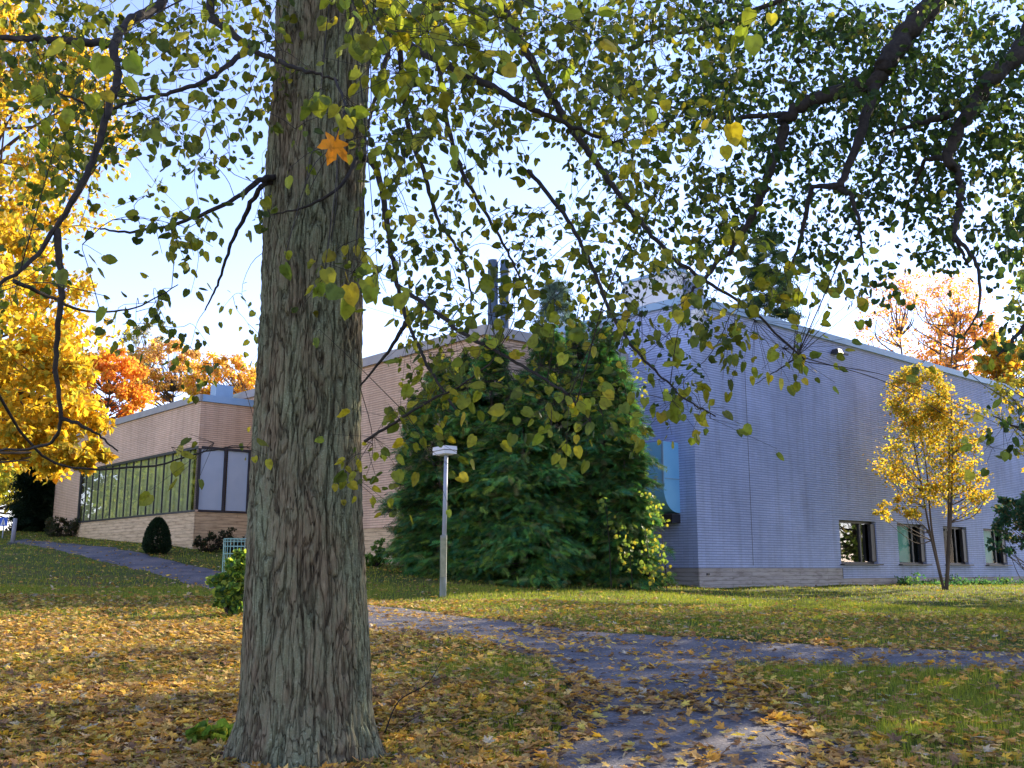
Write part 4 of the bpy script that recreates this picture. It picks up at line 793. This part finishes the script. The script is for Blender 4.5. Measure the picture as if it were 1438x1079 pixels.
def leafage(parent, nodes, cells, LS, colr, wts):
    tips = []
    for (px, py, w_, h_, rho, d0, d1) in cells:
        dm = (d0+d1)/2; area = (LS*1400/dm)**2*.24; nleaf = -math.log(1-min(rho, .95))*w_*h_/area
        for _ in range(rng.poisson(nleaf/9.5)):
            if rng.random() < .62 and tips: tips.append(tips[-1]+rng.normal(size=3)*[.16, .16, .1])
            else: tips.append(P(px+w_*rng.random(), py+h_*rng.random(), d0+(d1-d0)*rng.random()))
    tips = np.array(tips); nd = nodes[:, :3].copy(); nr = nodes[:, 3].copy()
    dist = np.array([np.min(np.linalg.norm(nd-t_, axis=1)) for t_ in tips]); order = dist.argsort()
    cap = len(nd)+3*len(tips)+10; A = np.zeros((cap, 3)); A[:len(nd)] = nd; k = len(nd); m = MB(); lp, lx, ln = [], [], []
    for o in order:
        t_ = tips[o]; dd = np.linalg.norm(A[:k]-t_, axis=1); j = dd.argmin(); q = A[j]; L_ = dd[j]
        if L_ > 1.9: continue
        mid = (q+t_)/2+rng.normal(size=3)*L_*.1+np.array([0, 0, .06*L_])
        e = t_+(t_-mid)/max(L_, .05)*.12+np.array([rng.normal()*.1, rng.normal()*.1, -.14])
        c = crom([q, mid, t_, e], 3); m.tube(c, np.linspace(min(.0065, .0022+.002*L_), .0013, len(c)), 3, False)
        A[k] = mid; A[k+1] = t_; k += 2
        nl = 8; s = np.linspace(.35, 1, nl)[:, None]; along = (t_-mid)/max(np.linalg.norm(t_-mid), .01)
        path = np.where(s < .6, mid+(t_-mid)*(s/.6), t_+(e-t_)*((s-.6)/.4)) if L_ < .5 else t_-along*.16*(1-s)*2+(e-t_)*s
        side = rng.normal(size=(nl, 3))*.045; side[:, 2] -= .02
        lp.append(path+side); dr = side*8+np.array([0, 0, -.45])+rng.normal(size=(nl, 3))*.35; lx.append(dr)
        ln.append(rng.normal(size=(nl, 3))*.7+np.array([0, -.25, .65]))
    lp = np.vstack(lp); lx = np.vstack(lx); ln = np.vstack(ln)
    a, b_ = proj(lp); keep = np.ones(len(lp), bool)
    n = len(lp); col = palette(n, colr, wts, .2); sz = LS*(.45+.8*rng.random(n)**.8); sz = np.stack([sz, sz*(.5+.6*rng.random(n)), sz*(rng.normal(size=n)*1.6+1)], 1)
    m.build('twigs', M['twig'], parent)
    scatter('crown', heart_v, heart_f, lp, frames(lx, ln), sz, col, M['leaf'], parent); return n
cells1, cells2 = [], []
for r in range(11):
    for c in range(15):
        rho = DENS[r][c]; px, py = c*100, r*60
        if c == 4 and r < 9: rho = 0
        if rho <= 0: continue
        if c < 8: cells1.append((px, py, 100, 60, rho, 4.6, 8.5) if c < 4 else (px, py, 100, 60, rho, 4.6, 8.5))
        elif c < 10:
            cells1.append((px, py, 100, 60, 1-(1-rho)**.5, 4.6, 7.5)); cells2.append((px, py, 100, 60, 1-(1-rho)**.6, 7.5, 12))
        elif c < 12 and r > 4: cells1.append((px, py, 100, 60, rho, 4.6, 5.8)) if r > 5 else cells2.append((px, py, 100, 60, rho, 7, 13))
        else: cells2.append((px, py, 100, 60, rho, 7, 13) if c < 14 or r < 6 else (px, py, 60, 60, rho, 6.2, 7.4))
for px in range(-400, 900, 100):
    for py in range(-420, 0, 70): cells1.append((px, py, 100, 70, .35, 4.6, 8.5))
for px in range(900, 1900, 100):
    for py in range(-480, 0, 70): cells2.append((px, py, 100, 70, .45, 7, 11.5))
for px in range(1440, 1800, 90):
    for py in range(0, 420, 70): cells2.append((px, py, 90, 70, .5, 6.8, 10.5))
print('leaves', leafage(lin, nod1, cells1, .058, OLIVE, (3, 3, 2.4, 3, 1.6)), leafage(lin2, nod2, cells2, .068, GREEN, (3, 3, 2, 3, .6)))
# bright, closer leaves hanging in clusters before the trunk and the middle of the view
clus = [(450, 140, 3.1, 5, .02), (475, 165, 3.2, 4, .03), (495, 400, 3.0, 8, .05), (530, 398, 3.0, 5, .04), (455, 398, 3.3, 3, .02), (430, 262, 3.8, 1, .0), (405, 250, 3.9, 1, .01), (465, 352, 4.0, 1, .0), (402, 354, 4.2, 1, .0), (400, 372, 3.6, 1, .0),
  (448, 475, 4.3, 2, .01), (470, 12, 3.3, 5, .05), (500, 30, 3.2, 5, .05), (512, 75, 3.3, 3, .04), (540, 60, 3.2, 6, .07), (600, 60, 3.0, 9, .12), (650, 80, 3.0, 8, .1), (560, 120, 3.0, 8, .1), (620, 150, 3.1, 6, .1), (700, 40, 3.1, 9, .15),
  (1005, 195, 2.9, 4, .05), (1075, 35, 3.0, 5, .05), (1045, 15, 3.1, 5, .08), (840, 70, 2.8, 3, .06), (890, 165, 3.2, 4, .05), (940, 110, 3.4, 4, .1), (150, 70, 2.6, 3, .04), (120, 95, 2.6, 2, .05), (205, 190, 3.2, 3, .05), (148, 433, 3.1, 1, .0), (80, 205, 3.2, 2, .03), (65, 385, 3.4, 1, .02),
  (1320, 15, 4.0, 2, .03), (300, 634, 4.6, 5, .12), (345, 640, 4.6, 3, .05), (240, 640, 4.6, 2, .05),
  (525, 625, 4.9, 9, .14), (560, 600, 4.9, 12, .16), (600, 575, 4.9, 12, .16), (600, 640, 4.9, 8, .1), (650, 550, 4.8, 9, .14), (700, 500, 4.6, 16, .2), (760, 525, 4.5, 18, .2), (800, 565, 4.4, 16, .17), (830, 600, 4.4, 9, .1), (775, 580, 4.4, 8, .1), (690, 455, 4.6, 14, .2), (640, 480, 4.8, 12, .2),
  (900, 450, 4.7, 9, .12), (940, 480, 4.6, 9, .12), (945, 575, 4.6, 9, .1), (985, 585, 4.6, 6, .08), (925, 545, 4.6, 5, .08), (1000, 430, 5.0, 16, .2), (1060, 460, 5.0, 16, .2), (1100, 500, 4.9, 14, .14), (1125, 520, 4.8, 6, .06), (960, 400, 5.1, 14, .2), (870, 400, 5.1, 12, .2),
  (1395, 640, 5.0, 5, .08), (1410, 610, 5.2, 6, .1), (1370, 500, 5.8, 6, .12), (1300, 515, 6.0, 4, .06), (1000, 600, 4.7, 3, .1)]
for _ in range(44): clus.append((515+rng.random()*520, rng.random()**1.2*230, 3.1+1.5*rng.random(), 6, .07+.06*rng.random()))
for _ in range(16): clus.append((rng.random()*350, 20+rng.random()*190, 3.3+1.2*rng.random(), 5, .08))
for _ in range(14): clus.append((1040+rng.random()*380, rng.random()*330, 4.2+1.5*rng.random(), 4, .09))
for tree_, allnod, sel in ((lin, nod1[:, :3], [c_ for c_ in clus if c_[0] < 1120]), (lin2, nod2[:, :3], [c_ for c_ in clus if c_[0] >= 1120])):
    lp, lx, ln = [], [], []; m = MB()
    for (px, py, d, n, sp) in sel:
        c = P(px, py, d); q = allnod[np.linalg.norm(allnod-c-[0, 0, .1], axis=1).argmin()]
        L_ = np.linalg.norm(q-c)
        if L_ > .55 and sp >= .069 and py < 335 and n in (4, 5, 6): c = q+(c-q)*(.3+.25*rng.random())/L_; L_ = np.linalg.norm(q-c)
        mid = (q+c)/2+np.array([0, 0, .08*L_])+rng.normal(size=3)*.03*L_
        cv = crom([q, mid, c+[0, 0, .04]], 5); m.tube(cv, np.linspace(min(.004, .002+.001*L_), .0012, len(cv)), 4, False)
        n = int(n*1.3) if n > 3 else n; o = rng.normal(size=(n, 3))*sp*[1.1, .8, .8]
        for v in o:
            m.tube([c+[0, 0, .04], c+v+[0, 0, .02]], (.0012, .0009), 3, False); lp.append(c+v); lx.append(v*4+np.array([0, 0, -.7])+rng.normal(size=3)*.3); ln.append(np.array([0, -1.0, .5])+rng.normal(size=3)*.45)
    lp, lx, ln = map(np.array, (lp, lx, ln)); n = len(lp); sz = .066*(.55+.6*rng.random(n)); sz = np.stack([sz, sz*(.5+.6*rng.random(n)), sz*(rng.normal(size=n)*1.6+1)], 1)
    m.build('twigs', M['twig'], tree_)
    scatter('crown', heart_v, heart_f, lp, frames(lx, ln), sz, palette(n, BRIGHT+OLIVE[:3], (2, 2, 1, 1, 2, 2, 2), .18), M['leaf'], tree_)
# one bright orange maple leaf caught in the twigs before the trunk
c = P(470, 188, 3.6); xx = np.array([[-.25, 0, -1.]]); t = scatter('maple_leaf', maple_v, maple_f, np.array([P(470, 200, 3.6)]), frames(xx, np.array([[.75, -.8, .2]])), np.array([.1]), np.array([[.7, .25, .01]]), M['leaf'])
tag(t, 'single bright orange maple leaf caught in front of the big trunk', 'leaf')
# bare sapling twigs to the right of the trunk foot
sbp = G(535, 1040); t = empty('sapling', sbp, 'thin bare sapling twigs right of the trunk foot', 'sapling'); m = MB()
for e, r in (([(540, 1030), (560, 985), (600, 960), (622, 925)], .006), ([(538, 1045), (580, 1010), (610, 1000)], .004), ([(536, 1050), (570, 1062), (612, 1046)], .004), ([(600, 960), (628, 950)], .003)):
    c = crom([P(a, b_, sbp[1]-.02*k) for k, (a, b_) in enumerate(e)], 5); m.tube(c, (r, .002), 5)
m.build('stem', M['twig'], t)
lpz = P(617, 930, sbp[1]); 
# green root suckers at the foot
for (px, py, w_, nn, lab) in ((290, 1052, .16, 60, 'green leafy suckers at the left foot of the big trunk'), (500, 1074, .1, 16, 'small green suckers at the right foot of the big trunk')):
    q = G(px, py); bush('sucker_shoots', lab, 'plant', q, [((0, 0, .06), (w_, w_*.6, .07), 8, nn//8)], [(.1, .2, .03), (.2, .3, .04), (.4, .38, .04)], .085, (heart_v, heart_f), None, None, M['leaf'], .4, .003)

# ------------------------------------------------------------------ fallen leaves and grass
def rand_view(n, d0, d1, mar=1.15, p=1.0):
    y = np.sqrt(d0*d0+(d1*d1-d0*d0)*rng.random(n)); x = (rng.random(n)*2-1)*.52*mar*y
    return x, y
def clump(x, y, s=.8, o=0): return np.array([noise.noise(Vector((a*s, b*s, o))) for a, b in zip(x, y)])
def bld_mask(x, y):
    a = (x-C0[0])*U[0]+(y-C0[1])*U[1]; b_ = (x-C0[0])*Vd[0]+(y-C0[1])*Vd[1]; m1 = (a > -.05) & (b_ > -.05)
    a2 = (x-L0[0])*U[0]+(y-L0[1])*U[1]; b2 = (x-L0[0])*Vd[0]+(y-L0[1])*Vd[1]; m2 = (a2 > -.05) & (b2 > -.05)
    a3 = (x-ME[0])*U[0]+(y-ME[1])*U[1]; b3 = (x-ME[0])*Vd[0]+(y-ME[1])*Vd[1]; return m1 | m2 | ((a3 > -.05) & (b3 > -.05))
FALL = [(.54, .33, .1), (.46, .25, .07), (.62, .43, .13), (.7, .42, .04), (.3, .16, .07), (.58, .3, .06), (.48, .42, .3), (.17, .1, .06), (.62, .5, .1)]
def fallen(n, d0, d1, size, tm, wts=None):
    x, y = rand_view(n, d0, d1); pth = on_path(x, y); ppx = 719+1424*x/y
    left = np.clip((760-ppx)/300, 0, 1); near = np.clip((16-y)/4, 0, 1)
    cl_ = clump(x, y, .9)*.6+clump(x, y, 3., 5)*.5
    pr = np.where(pth, .05+.32*np.clip(cl_*3, 0, 1), .23+.72*left*near+.2*left*(y < 24)+cl_*.45)
    pr = np.where((~pth) & (ppx > 950) & (y < 12), pr*.65, pr)
    rim = np.zeros(n, bool)
    for ddx, ddy in ((.28, 0), (-.28, 0), (0, .3), (0, -.3)): rim |= on_path(x+ddx, y+ddy) != pth
    pr = np.where(rim, pr+.3, pr)
    k = (rng.random(n) < pr) & ~bld_mask(x, y) & ((x-tbase[0])**2+(y-TD)**2 > .24); x, y = x[k], y[k]; pth = pth[k]; n = len(x)
    z = H(x, y)+np.where(pth, .037, .028)+rng.random(n)*.022
    ti = .22+.35*rng.random(n)**2; nr = np.stack([rng.normal(size=n)*ti, rng.normal(size=n)*ti, np.ones(n)], 1)
    fl = rng.random(n) < .35; nr[fl, 2] *= -1; xd = rnd_dirs(n); xd[:, 2] *= .15
    col = palette(n, FALL, wts, .2)
    return np.column_stack([x, y, z]), frames(xd, nr), size*(.55+.7*rng.random(n)), col
obs = []
p, R, s, c = fallen(38000, 3.8, 9.5, .068, 0, (4, 4, 3, 3.4, 4, 2.6, 1.4, 4, 2)); o = scatter('fallen_leaves', maple_v, maple_f, p, R, s, c, M['fallen']); tag(o, 'brown and yellow maple leaves littering the ground near the viewer', 'leaf litter', kind='stuff')
p, R, s, c = fallen(70000, 9.5, 20, .062, 0, (4, 4, 3, 3.4, 4, 2.6, 1.4, 4, 2)); o = scatter('fallen_leaves', maple_v, maple_f, p, R, s, c, M['fallen']); tag(o, 'maple leaves strewn over the path and the lawn beyond it', 'leaf litter', kind='stuff')
p, R, s, c = fallen(50000, 20, 50, .085, 0); o = scatter('fallen_leaves', kite_v, kite_f, p, R, s*1.2, c, M['fallen']); tag(o, 'small scattered leaves on the far lawn up to the buildings', 'leaf litter', kind='stuff')
def grass(n, d0, d1, h, wd, lab):
    x, y = rand_view(n, d0, d1); cl_ = clump(x, y, .7, 2)*.9+clump(x, y, 2.3, 8)*.4; ppx = 719+1424*x/y
    left = np.clip((700-ppx)/250, 0, 1)*(y < 16)
    k = ~on_path(x, y) & ~bld_mask(x, y) & (rng.random(n) < .85+cl_*.9-left*.5); x, y = x[k], y[k]; n = len(x)
    p = np.column_stack([x, y, H(x, y)-.01]); up = np.stack([rng.normal(size=n)*.35, rng.normal(size=n)*.35, np.ones(n)], 1); up /= np.linalg.norm(up, axis=1, keepdims=True)
    a = rng.random(n)*6.283; R = frames(np.stack([np.cos(a), np.sin(a), np.zeros(n)], 1), up)
    hh = h*(.5+.8*rng.random(n)); sc = np.stack([np.full(n, wd), hh, hh], 1)
    o = scatter('grass', blade_v, blade_f, p, R, sc, palette(n, [(.19, .25, .025), (.26, .31, .03), (.38, .35, .05), (.12, .17, .02)], None, .2), M['grass']); tag(o, lab, 'grass', kind='stuff')
grass(190000, 3.8, 11, .075, .045, 'short green grass between the leaves in the foreground')
grass(190000, 11, 24, .075, .07, 'short grass of the lawn beyond the path')
grass(110000, 24, 52, .08, .13, 'grass of the far lawn up to the building walls')

x, y = rand_view(60000, 3.8, 26); kk = (on_path(x, y) & (rng.random(len(x)) < .75)) | (rng.random(len(x)) < .12); x, y = x[kk], y[kk]; n = len(x)
nr = np.stack([rng.normal(size=n)*.35, rng.normal(size=n)*.35, np.ones(n)], 1); xd = rnd_dirs(n); xd[:, 2] *= .1
o = scatter('leaf_crumbs', kite_v, kite_f, np.column_stack([x, y, H(x, y)+.036]), frames(xd, nr), .012+.035*rng.random(n)**2, palette(n, FALL+[(.1, .09, .1), (.3, .29, .3)], None, .3), M['fallen']); tag(o, 'crumbled leaf bits and small stones over the gravel path', 'leaf litter', kind='stuff')
